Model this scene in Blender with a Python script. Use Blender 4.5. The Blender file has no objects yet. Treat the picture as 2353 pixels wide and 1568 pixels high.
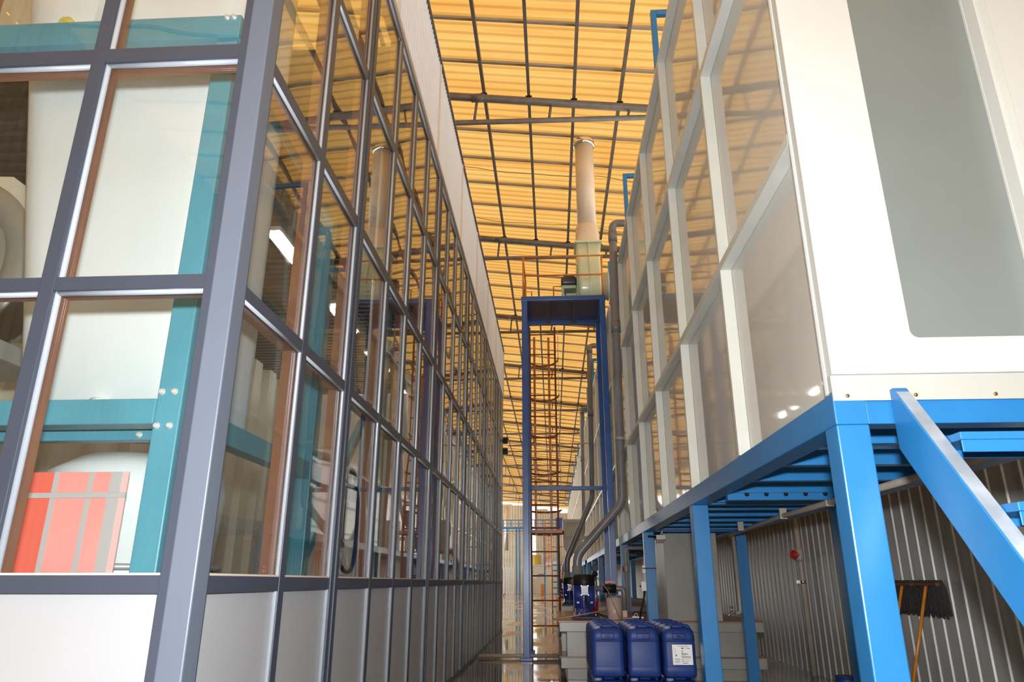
import bpy, math, random
from mathutils import Vector, Matrix
R = math.radians
PI = math.pi
random.seed(4)
S = bpy.context.scene
C = S.collection

# ------------------------------------------------------------------ camera
cam = bpy.data.cameras.new('camera'); camo = bpy.data.objects.new('camera', cam); C.objects.link(camo)
cam.sensor_fit = 'HORIZONTAL'; cam.sensor_width = 36.0
cam.lens = 1633.0 / 2353.0 * 36.0
cam.clip_start = 0.05; cam.clip_end = 400
camo.location = (0, 0, 1.15)
camo.rotation_euler = (R(90 + 18.741), 0, R(3.170))
S.camera = camo
# ------------------------------------------------------------------ view, sky, lights
S.view_settings.view_transform = 'Standard'
S.view_settings.look = 'None'
S.view_settings.gamma = 1.0
S.view_settings.use_curve_mapping = False
S.view_settings.exposure = 0.22
wd = bpy.data.worlds.new('sky'); S.world = wd; wd.use_nodes = True
wd.node_tree.nodes['Background'].inputs[0].default_value = (1.0, 0.97, 0.93, 1)
wd.node_tree.nodes['Background'].inputs[1].default_value = 3.0


def lamp(name, kind, loc, energy, color=(1, 1, 1), rot=(0, 0, 0), **kw):
    l = bpy.data.lights.new(name, kind); l.energy = energy; l.color = color
    for k, v in kw.items(): setattr(l, k, v)
    o = bpy.data.objects.new(name, l); C.objects.link(o); o.location = loc; o.rotation_euler = rot
    return o


lamp('sun', 'SUN', (0, 30, 40), 5.0, (1, 0.96, 0.88), (R(34), 0, 0), angle=R(1))
# the photographer's flash, just above the camera
lamp('camera_flash', 'SPOT', (0.02, -0.08, 1.43), 830, (0.955, 0.98, 1.0), (R(90 + 17), 0, R(3)), spot_size=R(128), spot_blend=0.5, shadow_soft_size=0.06)
# high-bay lamps of the hall
S.cycles.transparent_max_bounces = 24
S.cycles.max_bounces = 8


# ------------------------------------------------------------------ materials
def mat(name, col, rough=0.5, metal=0.0, var=0.0, scale=6.0, bump=0.0, bscale=20.0, spec=0.5, col2=None, stretch=None, coat=0.0):
    m = bpy.data.materials.new(name); m.use_nodes = True
    nt = m.node_tree; b = nt.nodes['Principled BSDF']
    b.inputs['Base Color'].default_value = (*col, 1); b.inputs['Roughness'].default_value = rough
    b.inputs['Metallic'].default_value = metal; b.inputs['Specular IOR Level'].default_value = spec
    if coat: b.inputs['Coat Weight'].default_value = coat; b.inputs['Coat Roughness'].default_value = 0.08
    tc = nt.nodes.new('ShaderNodeTexCoord'); src = tc.outputs['Object']
    if stretch:
        mp = nt.nodes.new('ShaderNodeMapping'); mp.inputs['Scale'].default_value = stretch
        nt.links.new(src, mp.inputs['Vector']); src = mp.outputs['Vector']
    if var or col2:
        n = nt.nodes.new('ShaderNodeTexNoise'); n.inputs['Scale'].default_value = scale; n.inputs['Detail'].default_value = 6
        nt.links.new(src, n.inputs['Vector'])
        r = nt.nodes.new('ShaderNodeValToRGB')
        c2 = col2 or tuple(max(0, c * (1 - var)) for c in col)
        r.color_ramp.elements[0].position = 0.38; r.color_ramp.elements[0].color = (*c2, 1)
        r.color_ramp.elements[1].position = 0.62; r.color_ramp.elements[1].color = (*col, 1)
        nt.links.new(n.outputs['Fac'], r.inputs['Fac']); nt.links.new(r.outputs['Color'], b.inputs['Base Color'])
    if bump:
        n2 = nt.nodes.new('ShaderNodeTexNoise'); n2.inputs['Scale'].default_value = bscale; n2.inputs['Detail'].default_value = 3
        nt.links.new(src, n2.inputs['Vector'])
        bp = nt.nodes.new('ShaderNodeBump'); bp.inputs['Strength'].default_value = bump; bp.inputs['Distance'].default_value = 0.02
        nt.links.new(n2.outputs['Fac'], bp.inputs['Height']); nt.links.new(bp.outputs['Normal'], b.inputs['Normal'])
    return m


def glass(name, tint, refl=1.0, wave=0.05):
    """clear pane: Schlick reflection over a tinted transparent body"""
    m = bpy.data.materials.new(name); m.use_nodes = True; nt = m.node_tree; nt.nodes.clear()
    out = nt.nodes.new('ShaderNodeOutputMaterial'); mix = nt.nodes.new('ShaderNodeMixShader')
    tr = nt.nodes.new('ShaderNodeBsdfTransparent'); tr.inputs[0].default_value = (*tint, 1)
    gl = nt.nodes.new('ShaderNodeBsdfGlossy'); gl.inputs['Roughness'].default_value = 0.0
    lw = nt.nodes.new('ShaderNodeLayerWeight'); lw.inputs['Blend'].default_value = 0.5
    p = nt.nodes.new('ShaderNodeMath'); p.operation = 'POWER'; p.inputs[1].default_value = 4.2
    a = nt.nodes.new('ShaderNodeMath'); a.operation = 'MULTIPLY_ADD'; a.inputs[1].default_value = 0.92 * refl; a.inputs[2].default_value = 0.045 * refl
    tc = nt.nodes.new('ShaderNodeTexCoord'); n = nt.nodes.new('ShaderNodeTexNoise'); n.inputs['Scale'].default_value = 1.3; n.inputs['Detail'].default_value = 1
    bp = nt.nodes.new('ShaderNodeBump'); bp.inputs['Strength'].default_value = wave; bp.inputs['Distance'].default_value = 0.05
    L = nt.links.new
    L(tc.outputs['Object'], n.inputs['Vector']); L(n.outputs['Fac'], bp.inputs['Height'])
    L(bp.outputs['Normal'], gl.inputs['Normal'])
    L(lw.outputs['Facing'], p.inputs[0]); L(p.outputs[0], a.inputs[0]); L(a.outputs[0], mix.inputs[0])
    L(tr.outputs[0], mix.inputs[1]); L(gl.outputs[0], mix.inputs[2]); L(mix.outputs[0], out.inputs[0])
    return m


def roof_mat():
    m = bpy.data.materials.new('orange_translucent_sheet'); m.use_nodes = True; nt = m.node_tree; nt.nodes.clear()
    out = nt.nodes.new('ShaderNodeOutputMaterial'); add = nt.nodes.new('ShaderNodeMixShader'); add.inputs[0].default_value = 0.22
    tr = nt.nodes.new('ShaderNodeBsdfTranslucent'); df = nt.nodes.new('ShaderNodeBsdfDiffuse')
    tc = nt.nodes.new('ShaderNodeTexCoord'); mp = nt.nodes.new('ShaderNodeMapping'); mp.inputs['Scale'].default_value = (0.25, 3.0, 1)
    n = nt.nodes.new('ShaderNodeTexNoise'); n.inputs['Scale'].default_value = 1.2; n.inputs['Detail'].default_value = 5
    r = nt.nodes.new('ShaderNodeValToRGB')
    r.color_ramp.elements[0].position = 0.35; r.color_ramp.elements[0].color = (0.25, 0.128, 0.029, 1)
    r.color_ramp.elements[1].position = 0.68; r.color_ramp.elements[1].color = (0.275, 0.168, 0.052, 1)
    L = nt.links.new
    L(tc.outputs['Object'], mp.inputs['Vector']); L(mp.outputs['Vector'], n.inputs['Vector']); L(n.outputs['Fac'], r.inputs['Fac'])
    L(r.outputs['Color'], tr.inputs['Color']); df.inputs['Color'].default_value = (0.80, 0.50, 0.20, 1)
    L(tr.outputs[0], add.inputs[1]); L(df.outputs[0], add.inputs[2]); L(add.outputs[0], out.inputs[0])
    return m


def floor_mat():
    m = bpy.data.materials.new('wet_concrete'); m.use_nodes = True; nt = m.node_tree; b = nt.nodes['Principled BSDF']
    tc = nt.nodes.new('ShaderNodeTexCoord')
    L = nt.links.new
    mp = nt.nodes.new('ShaderNodeMapping'); mp.inputs['Scale'].default_value = (0.9, 0.28, 1); L(tc.outputs['Object'], mp.inputs['Vector'])
    n = nt.nodes.new('ShaderNodeTexNoise'); n.inputs['Scale'].default_value = 1.6; n.inputs['Detail'].default_value = 6; L(mp.outputs[0], n.inputs['Vector'])
    r = nt.nodes.new('ShaderNodeValToRGB')
    r.color_ramp.elements[0].position = 0.40; r.color_ramp.elements[0].color = (0.045, 0.03, 0.018, 1)
    r.color_ramp.elements[1].position = 0.64; r.color_ramp.elements[1].color = (0.42, 0.35, 0.25, 1)
    L(n.outputs['Fac'], r.inputs['Fac']); L(r.outputs['Color'], b.inputs['Base Color'])
    rr = nt.nodes.new('ShaderNodeValToRGB')
    rr.color_ramp.elements[0].position = 0.44; rr.color_ramp.elements[0].color = (0.015, 0.015, 0.015, 1)
    rr.color_ramp.elements[1].position = 0.70; rr.color_ramp.elements[1].color = (0.38, 0.38, 0.38, 1)
    L(n.outputs['Fac'], rr.inputs['Fac']); L(rr.outputs['Color'], b.inputs['Roughness'])
    n2 = nt.nodes.new('ShaderNodeTexNoise'); n2.inputs['Scale'].default_value = 9; n2.inputs['Detail'].default_value = 4; L(tc.outputs['Object'], n2.inputs['Vector'])
    bp = nt.nodes.new('ShaderNodeBump'); bp.inputs['Strength'].default_value = 0.015; bp.inputs['Distance'].default_value = 0.02
    L(n2.outputs['Fac'], bp.inputs['Height']); L(bp.outputs['Normal'], b.inputs['Normal'])
    return m


M = dict(
    frame=mat('dark_grey_powder_coat', (0.055, 0.066, 0.095), 0.42, 0.0, 0.06, 3),
    post=mat('grey_blue_powder_coat', (0.13, 0.155, 0.205), 0.45, 0.0, 0.04, 3),
    bead=mat('bright_aluminium_bead', (0.50, 0.55, 0.62), 0.33, 0.25, 0.04, 30, 0, 20, 0.8),
    brown=mat('brown_inner_profile', (0.30, 0.12, 0.062), 0.45, 0.0, 0.12, 5),
    pane=glass('clear_pane', (0.955, 0.98, 0.975), 1.0, 0.06),
    frost=mat('white_frosted_panel', (0.41, 0.42, 0.435), 0.30, 0.0, 0.03, 1.5),
    clad=mat('white_ribbed_sheet', (0.70, 0.74, 0.80), 0.4, 0.0, 0.03, 3),
    seam=mat('pale_pink_trim', (0.72, 0.60, 0.50), 0.45),
    teal=mat('teal_paint', (0.10, 0.34, 0.44), 0.32, 0.0, 0.12, 3),
    white=mat('white_plastic', (0.88, 0.885, 0.885), 0.30, 0.0, 0.03, 2),
    cream=mat('cream_plastic_sheet', (0.66, 0.63, 0.57), 0.045, 0.0, 0.08, 1.3, 0.10, 1.2, 0.6, stretch=(1, 1, 0.5)),
    creamf=mat('white_scuffed_plastic', (0.64, 0.64, 0.60), 0.38, 0.0, 0.03, 1.5),
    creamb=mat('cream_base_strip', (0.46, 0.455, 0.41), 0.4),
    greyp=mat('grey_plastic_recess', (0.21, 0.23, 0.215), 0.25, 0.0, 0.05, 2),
    rib=mat('pale_green_plastic_rib', (0.64, 0.65, 0.60), 0.35, 0.0, 0.05, 4),
    blue=mat('sky_blue_paint', (0.022, 0.19, 0.47), 0.33, 0.0, 0.10, 3, 0.03, 8),
    navy=mat('dark_blue_paint', (0.018, 0.10, 0.38), 0.25, 0.0, 0.15, 3, 0.02, 14),
    deck=mat('dark_blue_deck', (0.030, 0.048, 0.14), 0.35, 0.0, 0.2, 3),
    orange=mat('orange_paint', (0.66, 0.20, 0.025), 0.35, 0.0, 0.25, 10),
    rust=mat('dark_orange_paint', (0.33, 0.075, 0.012), 0.35, 0.0, 0.25, 10),
    steel=mat('galvanised_sheet', (0.50, 0.49, 0.475), 0.45, 0.25, 0.12, 3, stretch=(1, 4, 0.3)),
    roofsteel=mat('grey_brown_painted_steel', (0.155, 0.13, 0.11), 0.5, 0.1, 0.2, 6),
    batten=mat('grey_purlin', (0.40, 0.35, 0.29), 0.5, 0.2, 0.1, 6),
    pvc=mat('dark_grey_pvc', (0.19, 0.19, 0.21), 0.28, 0.0, 0.1, 5),
    pvcl=mat('beige_grey_pvc', (0.42, 0.37, 0.32), 0.4, 0.0, 0.1, 5),
    sump=mat('grey_sump_plastic', (0.34, 0.33, 0.29), 0.3, 0.0, 0.08, 3),
    sumptop=mat('pink_brown_sheet', (0.30, 0.14, 0.10), 0.3, 0.0, 0.3, 4),
    pump=mat('pump_blue_enamel', (0.028, 0.042, 0.26), 0.2, 0.0, 0.1, 4, coat=0.5),
    motorgrey=mat('dark_grey_enamel', (0.06, 0.06, 0.08), 0.25), black=mat('black_plastic', (0.012, 0.012, 0.013), 0.42, 0, 0, 6, 0, 20, 0.25),
    label=mat('white_label', (0.78, 0.77, 0.76), 0.4),
    ink=mat('dark_ink', (0.03, 0.03, 0.05), 0.6),
    green=mat('green_ink', (0.02, 0.12, 0.06), 0.6),
    jug=mat('blue_polyethylene', (0.012, 0.038, 0.19), 0.45, 0.0, 0.10, 5, 0.02, 30, 0.3),
    jugdark=mat('embossed_blue', (0.003, 0.008, 0.045), 0.6, 0, 0, 6, 0, 20, 0.1),
    cap=mat('grey_blue_cap', (0.20, 0.22, 0.34), 0.35),
    red=mat('red_plastic', (0.55, 0.01, 0.015), 0.3),
    redmid=mat('pink_red_reflection', (0.95, 0.28, 0.24), 0.35, 0.0, 0.0, 1, col2=(0.95, 0.40, 0.36)),
    redhot=mat('deep_red_reflection', (0.90, 0.16, 0.11), 0.35), redpale=mat('pale_pink_reflection', (0.92, 0.52, 0.50), 0.35), gridgrey=mat('pale_grey_reflection', (0.55, 0.50, 0.50), 0.4),  # reds graded from pane to pane to carry the glare of the reflection
    worn_glare=mat('worn_glare_blue_steel', (0.42, 0.50, 0.60), 0.3, 0.2, 0.3, 9),
    zinc=mat('zinc_plated', (0.75, 0.74, 0.73), 0.4, 0.3),
    frp=mat('pale_green_fibreglass', (0.62, 0.70, 0.52), 0.2, 0.0, 0.08, 4),
    frpg=mat('green_enamel', (0.36, 0.55, 0.42), 0.3, 0.0, 0.1, 4),
    stack=mat('cream_stack_plastic', (0.72, 0.60, 0.46), 0.33, 0.0, 0.10, 2),
    chrome=mat('bright_metal', (0.8, 0.8, 0.8), 0.18, 1.0),
    brass=mat('brass_screw', (0.55, 0.40, 0.16), 0.3, 1.0),
    bucket=mat('pinkish_translucent_plastic', (0.52, 0.40, 0.36), 0.35, 0.0, 0.1, 6),
    wood=mat('orange_varnished_wood', (0.62, 0.22, 0.02), 0.28, 0.0, 0.2, 12),
    stick=mat('bare_wood', (0.42, 0.28, 0.19), 0.5, 0.0, 0.2, 12),
    mop=mat('dark_grey_mop_yarn', (0.045, 0.035, 0.036), 0.9, 0.0, 0.4, 40),
    mopbar=mat('dark_brown_wood', (0.13, 0.05, 0.03), 0.6),
    card=mat('cardboard', (0.48, 0.27, 0.15), 0.7, 0.0, 0.15, 10),
    cladfar=mat('beige_wall_sheet', (0.60, 0.58, 0.50), 0.5, 0.0, 0.08, 2),
    room=mat('cream_painted_panel', (0.72, 0.66, 0.54), 0.5, 0.0, 0.06, 1),
    yellow=mat('yellow_plastic', (0.72, 0.58, 0.13), 0.4),
    duct=mat('silver_duct', (0.75, 0.75, 0.73), 0.3, 0.7, 0.1, 8),
    box=mat('cream_grey_plastic', (0.42, 0.38, 0.28), 0.35, 0.0, 0.05, 3),
    roof=roof_mat(), floor=floor_mat(),
    milk=mat('translucent_strip', (0.9, 0.9, 0.9), 0.4),
)


# ------------------------------------------------------------------ mesh helpers
class MB:
    def __init__(s): s.v = []; s.f = []; s.sm = []

    def add(s, v, f, smooth=False):
        n = len(s.v); s.v += [Vector(p) for p in v]
        s.f += [tuple(i + n for i in q) for q in f]; s.sm += [smooth] * len(f); return s

    def box(s, x0, x1, y0, y1, z0, z1):
        return s.add([(x0, y0, z0), (x1, y0, z0), (x1, y1, z0), (x0, y1, z0), (x0, y0, z1), (x1, y0, z1), (x1, y1, z1), (x0, y1, z1)],
                     [(0, 3, 2, 1), (4, 5, 6, 7), (0, 1, 5, 4), (1, 2, 6, 5), (2, 3, 7, 6), (3, 0, 4, 7)])

    def cbox(s, c, sx, sy, sz):
        return s.box(c[0] - sx / 2, c[0] + sx / 2, c[1] - sy / 2, c[1] + sy / 2, c[2] - sz / 2, c[2] + sz / 2)

    def prism(s, pts, vec):
        n = len(pts); vec = Vector(vec); v = [Vector(p) for p in pts] + [Vector(p) + vec for p in pts]
        return s.add(v, [tuple(range(n))[::-1], tuple(range(n, 2 * n))] + [(i, (i + 1) % n, n + (i + 1) % n, n + i) for i in range(n)])

    def bar(s, a, b, w, h, up=(0, 0, 1)):
        a = Vector(a); b = Vector(b); d = (b - a).normalized(); up = Vector(up)
        if abs(d.dot(up)) > 0.99: up = Vector((0, 1, 0))
        r = d.cross(up).normalized() * (w / 2); u = r.cross(d).normalized() * (h / 2)
        return s.add([a - r - u, a + r - u, a + r + u, a - r + u, b - r - u, b + r - u, b + r + u, b - r + u],
                     [(0, 3, 2, 1), (4, 5, 6, 7), (0, 1, 5, 4), (1, 2, 6, 5), (2, 3, 7, 6), (3, 0, 4, 7)])

    def tube(s, pts, r, n=16, caps=True, closed=False):
        pts = [Vector(p) for p in pts]; k = len(pts); rs = r if isinstance(r, (list, tuple)) else [r] * k
        base = len(s.v); prev = None; f = []
        for i, p in enumerate(pts):
            if closed: d = pts[(i + 1) % k] - pts[i - 1]
            else: d = pts[min(i + 1, k - 1)] - pts[max(i - 1, 0)]
            d.normalize()
            if prev is None:
                a = Vector((0, 0, 1)) if abs(d.z) < 0.9 else Vector((1, 0, 0)); x = d.cross(a).normalized()
            else:
                x = (prev - d * prev.dot(d)).normalized()
            prev = x; y = d.cross(x)
            for j in range(n):
                t = 2 * PI * j / n; s.v.append(p + (x * math.cos(t) + y * math.sin(t)) * rs[i])
        for i in range(k if closed else k - 1):
            for j in range(n):
                a0 = base + i * n; b0 = base + ((i + 1) % k) * n
                f.append((a0 + j, a0 + (j + 1) % n, b0 + (j + 1) % n, b0 + j))
        s.f += f; s.sm += [True] * len(f)
        if caps and not closed:
            s.f += [tuple(base + j for j in range(n))[::-1], tuple(base + (k - 1) * n + j for j in range(n))]; s.sm += [False] * 2
        return s

    def lathe(s, c, prof, n=24, axis='Z'):
        base = len(s.v)
        for (r, h) in prof:
            for j in range(n):
                t = 2 * PI * j / n; a, b = r * math.cos(t), r * math.sin(t)
                p = {'Z': (a, b, h), 'X': (h, a, b), 'Y': (b, h, a)}[axis]
                s.v.append(Vector(c) + Vector(p))
        k = len(prof)
        for i in range(k - 1):
            for j in range(n):
                s.f.append((base + i * n + j, base + i * n + (j + 1) % n, base + (i + 1) * n + (j + 1) % n, base + (i + 1) * n + j)); s.sm.append(True)
        s.f += [tuple(base + j for j in range(n))[::-1], tuple(base + (k - 1) * n + j for j in range(n))]; s.sm += [False] * 2
        return s

    def loft(s, secs, smooth=True):
        """secs: lists of equal point counts, closed rings"""
        base = len(s.v); n = len(secs[0]); k = len(secs)
        for q in secs: s.v += [Vector(p) for p in q]
        for i in range(k - 1):
            for j in range(n):
                s.f.append((base + i * n + j, base + i * n + (j + 1) % n, base + (i + 1) * n + (j + 1) % n, base + (i + 1) * n + j)); s.sm.append(smooth)
        s.f += [tuple(base + j for j in range(n))[::-1], tuple(base + (k - 1) * n + j for j in range(n))]; s.sm += [False] * 2
        return s

    def build(s, name, m, parent=None, bevel=0.0, seg=2):
        me = bpy.data.meshes.new(name)
        off = Vector((0, 0, 0)); q = parent
        while q is not None: off += q.location; q = q.parent
        me.from_pydata([v - off for v in s.v], [], s.f); me.update()
        me.polygons.foreach_set('use_smooth', s.sm)
        if isinstance(m, str): m = M[m]
        me.materials.append(m)
        o = bpy.data.objects.new(name, me); C.objects.link(o)
        if parent: o.parent = parent
        if bevel:
            b = o.modifiers.new('edge', 'BEVEL'); b.width = bevel; b.segments = seg; b.limit_method = 'ANGLE'; b.angle_limit = R(50); b.harden_normals = False
        return o


def fillet(pts, r, n=6):
    pts = [Vector(p) for p in pts]; out = [pts[0]]
    for i in range(1, len(pts) - 1):
        p = pts[i]; a = (pts[i - 1] - p); b = (pts[i + 1] - p); rr = min(r, a.length * 0.49, b.length * 0.49)
        A = p + a.normalized() * rr; B = p + b.normalized() * rr
        for k in range(n + 1):
            t = k / n; out.append(A * (1 - t) ** 2 + p * 2 * t * (1 - t) + B * t * t)
    out.append(pts[-1]); return out


def thing(name, label, cat, loc, group=None):
    o = bpy.data.objects.new(name, None); C.objects.link(o); o.location = loc; o.empty_display_size = 0.1
    o['label'] = label; o['category'] = cat
    if group: o['group'] = group
    return o


def tag(o, label, cat, group=None):
    o['label'] = label; o['category'] = cat
    if group: o['group'] = group
    return o


def struct(o, label, cat):
    o['kind'] = 'structure'; o['label'] = label; o['category'] = cat; return o


def ribbed(u0, u1, pitch, depth, duty=0.62, sl=0.10):
    """trapezoid profile: list of (u, d)"""
    pr = []; n = max(1, round((u1 - u0) / pitch)); p = (u1 - u0) / n
    for i in range(n):
        a = u0 + i * p
        pr += [(a, 0), (a + p * duty, 0), (a + p * (duty + sl), depth), (a + p * (1 - sl), depth)]
    pr.append((u1, 0)); return pr


def sheet(mb, prof, f, v0, v1, thick=None):
    """extrude a profile; f(u, d, v) -> point"""
    a = [f(u, d, v0) for u, d in prof]; b = [f(u, d, v1) for u, d in prof]; n = len(prof)
    mb.add(a + b, [(i, i + 1, n + i + 1, n + i) for i in range(n - 1)])
    return mb


ORD = ['first', 'second', 'third', 'fourth', 'fifth', 'sixth', 'seventh', 'eighth', 'ninth', 'tenth', 'eleventh', 'twelfth', 'thirteenth', 'fourteenth']

# ================================================================== SETTING
o = MB().add([(-14, -25, 0), (8, -25, 0), (8, 92, 0), (-14, 92, 0)], [(0, 1, 2, 3)]).build('floor', 'floor')
struct(o, 'wet stained concrete floor with puddles down the aisle', 'floor')

ROOFZ = lambda x: 10.08 - 0.117 * x
mb = MB(); pr = []
p = 0.21; n = int((92 + 16) / p)
for i in range(n):
    a = -16 + i * p
    pr += [(a, 0), (a + 0.055, 0), (a + 0.085, 0.03), (a + 0.11, 0.036), (a + 0.135, 0.03), (a + 0.165, 0)]
for x0, x1 in ((-14, 8),):
    sheet(mb, pr, lambda u, d, v: (v, u, ROOFZ(v) + d), x0, x1)
ceil = mb.build('ceiling', 'roof')
struct(ceil, 'orange translucent corrugated roof sheets above the aisle', 'ceiling')
y = -15.6
k = 0
while y < 88:
    MB().bar((-9, y, ROOFZ(-9) - 0.025), (4.2, y, ROOFZ(4.2) - 0.025), 0.055, 0.045).build('batten', 'batten', ceil); y += 1.05; k += 1

# right corrugated steel wall
mb = MB()
sheet(mb, ribbed(-16, 82, 0.215, 0.014, 0.80, 0.04), lambda u, d, v: (3.45 - d, u, v), 0.0, 6.6)
sheet(mb, ribbed(-16, 82, 0.215, 0.014, 0.80, 0.04), lambda u, d, v: (3.45 - d, u, v), 9.3, 9.75)
sheet(mb, ribbed(16, 82, 0.215, 0.014, 0.80, 0.04), lambda u, d, v: (3.45 - d, u, v), 6.6, 9.3)
struct(mb.build('wall_right', 'steel'), 'galvanised corrugated steel wall behind the raised tanks', 'wall')
mb = MB(); q = -16.0
while q < 16.1:
    mb.box(3.42, 3.50, q - 0.05, q + 0.05, 6.6, 9.3); q += 3.0
for z in (7.4, 8.3): mb.box(3.44, 3.48, -16, 16, z - 0.04, z + 0.04)
struct(mb.build('fill_opening_right', 'room'), 'unseen daylight opening added above the raised tanks in the right wall', 'window')  # unseen opening added to light the cladding band and upper hall
mb = MB()
sheet(mb, ribbed(-16, 20, 0.22, 0.03, 0.6, 0.08), lambda u, d, v: (-9.0 + d, u, v), 0.0, 10.2)
sheet(mb, ribbed(20, 22, 0.22, 0.03, 0.6, 0.08), lambda u, d, v: (-9.0 + d, u, v), 0.0, 7.4)
sheet(mb, ribbed(22, 82, 0.22, 0.03, 0.6, 0.08), lambda u, d, v: (-9.0 + d, u, v), 0.0, 1.0)
sheet(mb, ribbed(-16, 82, 0.22, 0.03, 0.6, 0.08), lambda u, d, v: (-9.0 + d, u, v), 10.2, 11.2)
struct(mb.build('wall_left', 'cladfar'), 'ribbed outer wall seen dimly through the glass enclosure', 'wall')
mb = MB(); q = -9.0
while q < 82.1:
    mb.box(-9.06, -8.96, q - 0.06, q + 0.06, 1.0 if q > 22 else 7.4, 10.2) if q > 20 else None; q += 3.0
for z in (8.1, 8.8, 9.5): mb.box(-9.02, -8.98, 20, 82, z - 0.05, z + 0.05)
for z in (2.5, 4.2, 5.9): mb.box(-9.02, -8.98, 22, 82, z - 0.05, z + 0.05)  # lower opening added, unseen, to brighten the far hall
struct(mb.build('window_2', 'room'), 'louvred daylight band high along the left outer wall, with an added lower opening', 'window')
mb = MB()
for x0, x1, z0 in ((-9, -3.6, 0.0), (-3.6, 3.3, 7.0)): sheet(mb, ribbed(x0, x1, 0.22, 0.03, 0.6, 0.08), lambda u, d, v: (u, -16.0 + d, v), z0, 11.1)
struct(mb.build('wall_front', 'cladfar'), 'ribbed end wall behind the camera, with an unseen doorway added for daylight fill', 'wall')  # doorway behind the camera added to let daylight fill the aisle
# back wall, with a tall strip window and an open gap under the roof
YB = 82.0
mb = MB()
for x0, x1, z0, z1 in ((-9, -4.5, 0, 9.5), (-4.5, -2.60, 0, 9.3), (-1.9, -0.5, 0, 8.95), (-0.5, 0.9, 0, 8.75), (0.9, 8, 0, 8.5), (-2.60, -1.9, 0, 3.6)):
    sheet(mb, ribbed(x0, x1, 0.30, 0.04, 0.6, 0.1), lambda u, d, v: (u, YB - d, v), z0, z1)
for z in (1.2, 2.4, 3.6, 4.8, 6.0, 7.2):
    for x0, x1 in ((-9, -2.62), (-1.88, 8)): mb.box(x0, x1, YB - 0.10, YB - 0.045, z, z + 0.07)
wb = struct(mb.build('wall_back', 'cladfar'), 'pale ribbed end wall far down the hall', 'wall')
mb = MB()
for z in (4.2, 5.4, 6.6, 7.8): mb.box(-2.6, -1.9, YB - 0.05, YB - 0.01, z, z + 0.06)
struct(mb.build('window_1', 'clad'), 'tall bright daylight strip with cross bars in the end wall', 'window')

# ================================================================== ROOF STEEL
CH = lambda x: 9.83 - 0.117 * x
for k in range(13):
    y = 11.4 + 6 * k
    t = thing('roof_truss', '%s tubular roof truss down the aisle, counting from the camera' % ORD[k], 'roof truss', (0, y, 9.4), 'tubular roof trusses')
    MB().tube([(-8.8, y, CH(-8.8)), (3.4, y, CH(3.4))], 0.075, 12).build('top_chord', 'roofsteel', t)
    MB().tube([(-8.8, y, 9.47), (3.35, y, 9.40)], 0.05, 12).build('bottom_chord', 'roofsteel', t)
    if k < 3:
        MB().lathe((-1.28, y, CH(-1.28)), [(0.085, -0.13), (0.085, 0.13)], 12, 'X').build('weld_sleeve', 'roofsteel', t)
    for x in (-6.2, -3.8, -1.3, 0.12, 1.6):
        MB().tube([(x, y, CH(x)), (x - 0.05, y, 9.44)], 0.026, 8).build('web', 'roofsteel', t)
for k in range(9):
    x = -3.75 + 0.86 * k
    t = thing('roof_purlin', ('%s long roof purlin running down the hall, counted from the glass enclosure side' % ORD[k]), 'purlin', (x, 40, CH(x) + 0.14), 'long roof purlins')
    MB().box(x - 0.028, x + 0.028, -2, 88, CH(x) + 0.085, CH(x) + 0.195).build('purlin_bar', 'roofsteel', t)
    mb = MB()
    for q in range(13): mb.box(x - 0.06, x + 0.06, 11.4 + 6 * q - 0.06, 11.4 + 6 * q + 0.06, CH(x) + 0.045, CH(x) + 0.085)
    mb.build('cleat', 'black', t)
for k, (ya, dz) in enumerate(((8.6, 0), (14.2, 0), (16.6, 0))):
    mb = MB(); pts = [(-3 + i * 0.35, ya + 0.05 * math.sin(i * 1.3 + k), ROOFZ(-3 + i * 0.35) - 0.09 - 0.04 * math.sin(i * 0.9 + k)) for i in range(20)]
    tag(mb.tube(pts, 0.007, 6).build('roof_cable', 'roofsteel'), 'thin cable strung under the orange roof, %s from the camera' % ORD[k], 'cable', 'roof cables')

# ================================================================== GLASS ENCLOSURE
XS = -1.27     # outer plane of the side glazing
YF = 2.565     # outer plane of the front glazing
RZ = [(1.11, 1.173), (2.275, 2.335), (3.41, 3.483), (4.60, 4.665), (5.765, 5.83)]
YEND = 18.6
cp = thing('corner_post', 'grey blue square corner post of the glass enclosure', 'post', (-1.30, 2.60, 0))
MB().box(-1.347, -1.25, 2.552, 2.657, 0, 5.86).build('post_body', 'post', cp, 0.006)

# --- side partition
gs = thing('glass_partition', 'long glazed partition wall with dark mullions along the left of the aisle', 'partition', (XS, 10.6, 0))
mull = [(2.672, 0.03, 0)]
ys = [(3.450, 0), (4.275, 1), (5.155, 0), (5.91, 0), (6.68, 0), (7.50, 1), (8.25, 0), (9.0, 0), (9.75, 0), (10.5, 1)]
yy = 11.26; i = 1
while yy < YEND - 0.2:
    ys.append((yy, 1 if i % 4 == 0 else 0)); yy += 0.765; i += 1
for y, big in ys: mull.append((y, 0.072 if big else 0.034, big))
mull.append((YEND - 0.03, 0.03, 0))


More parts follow.
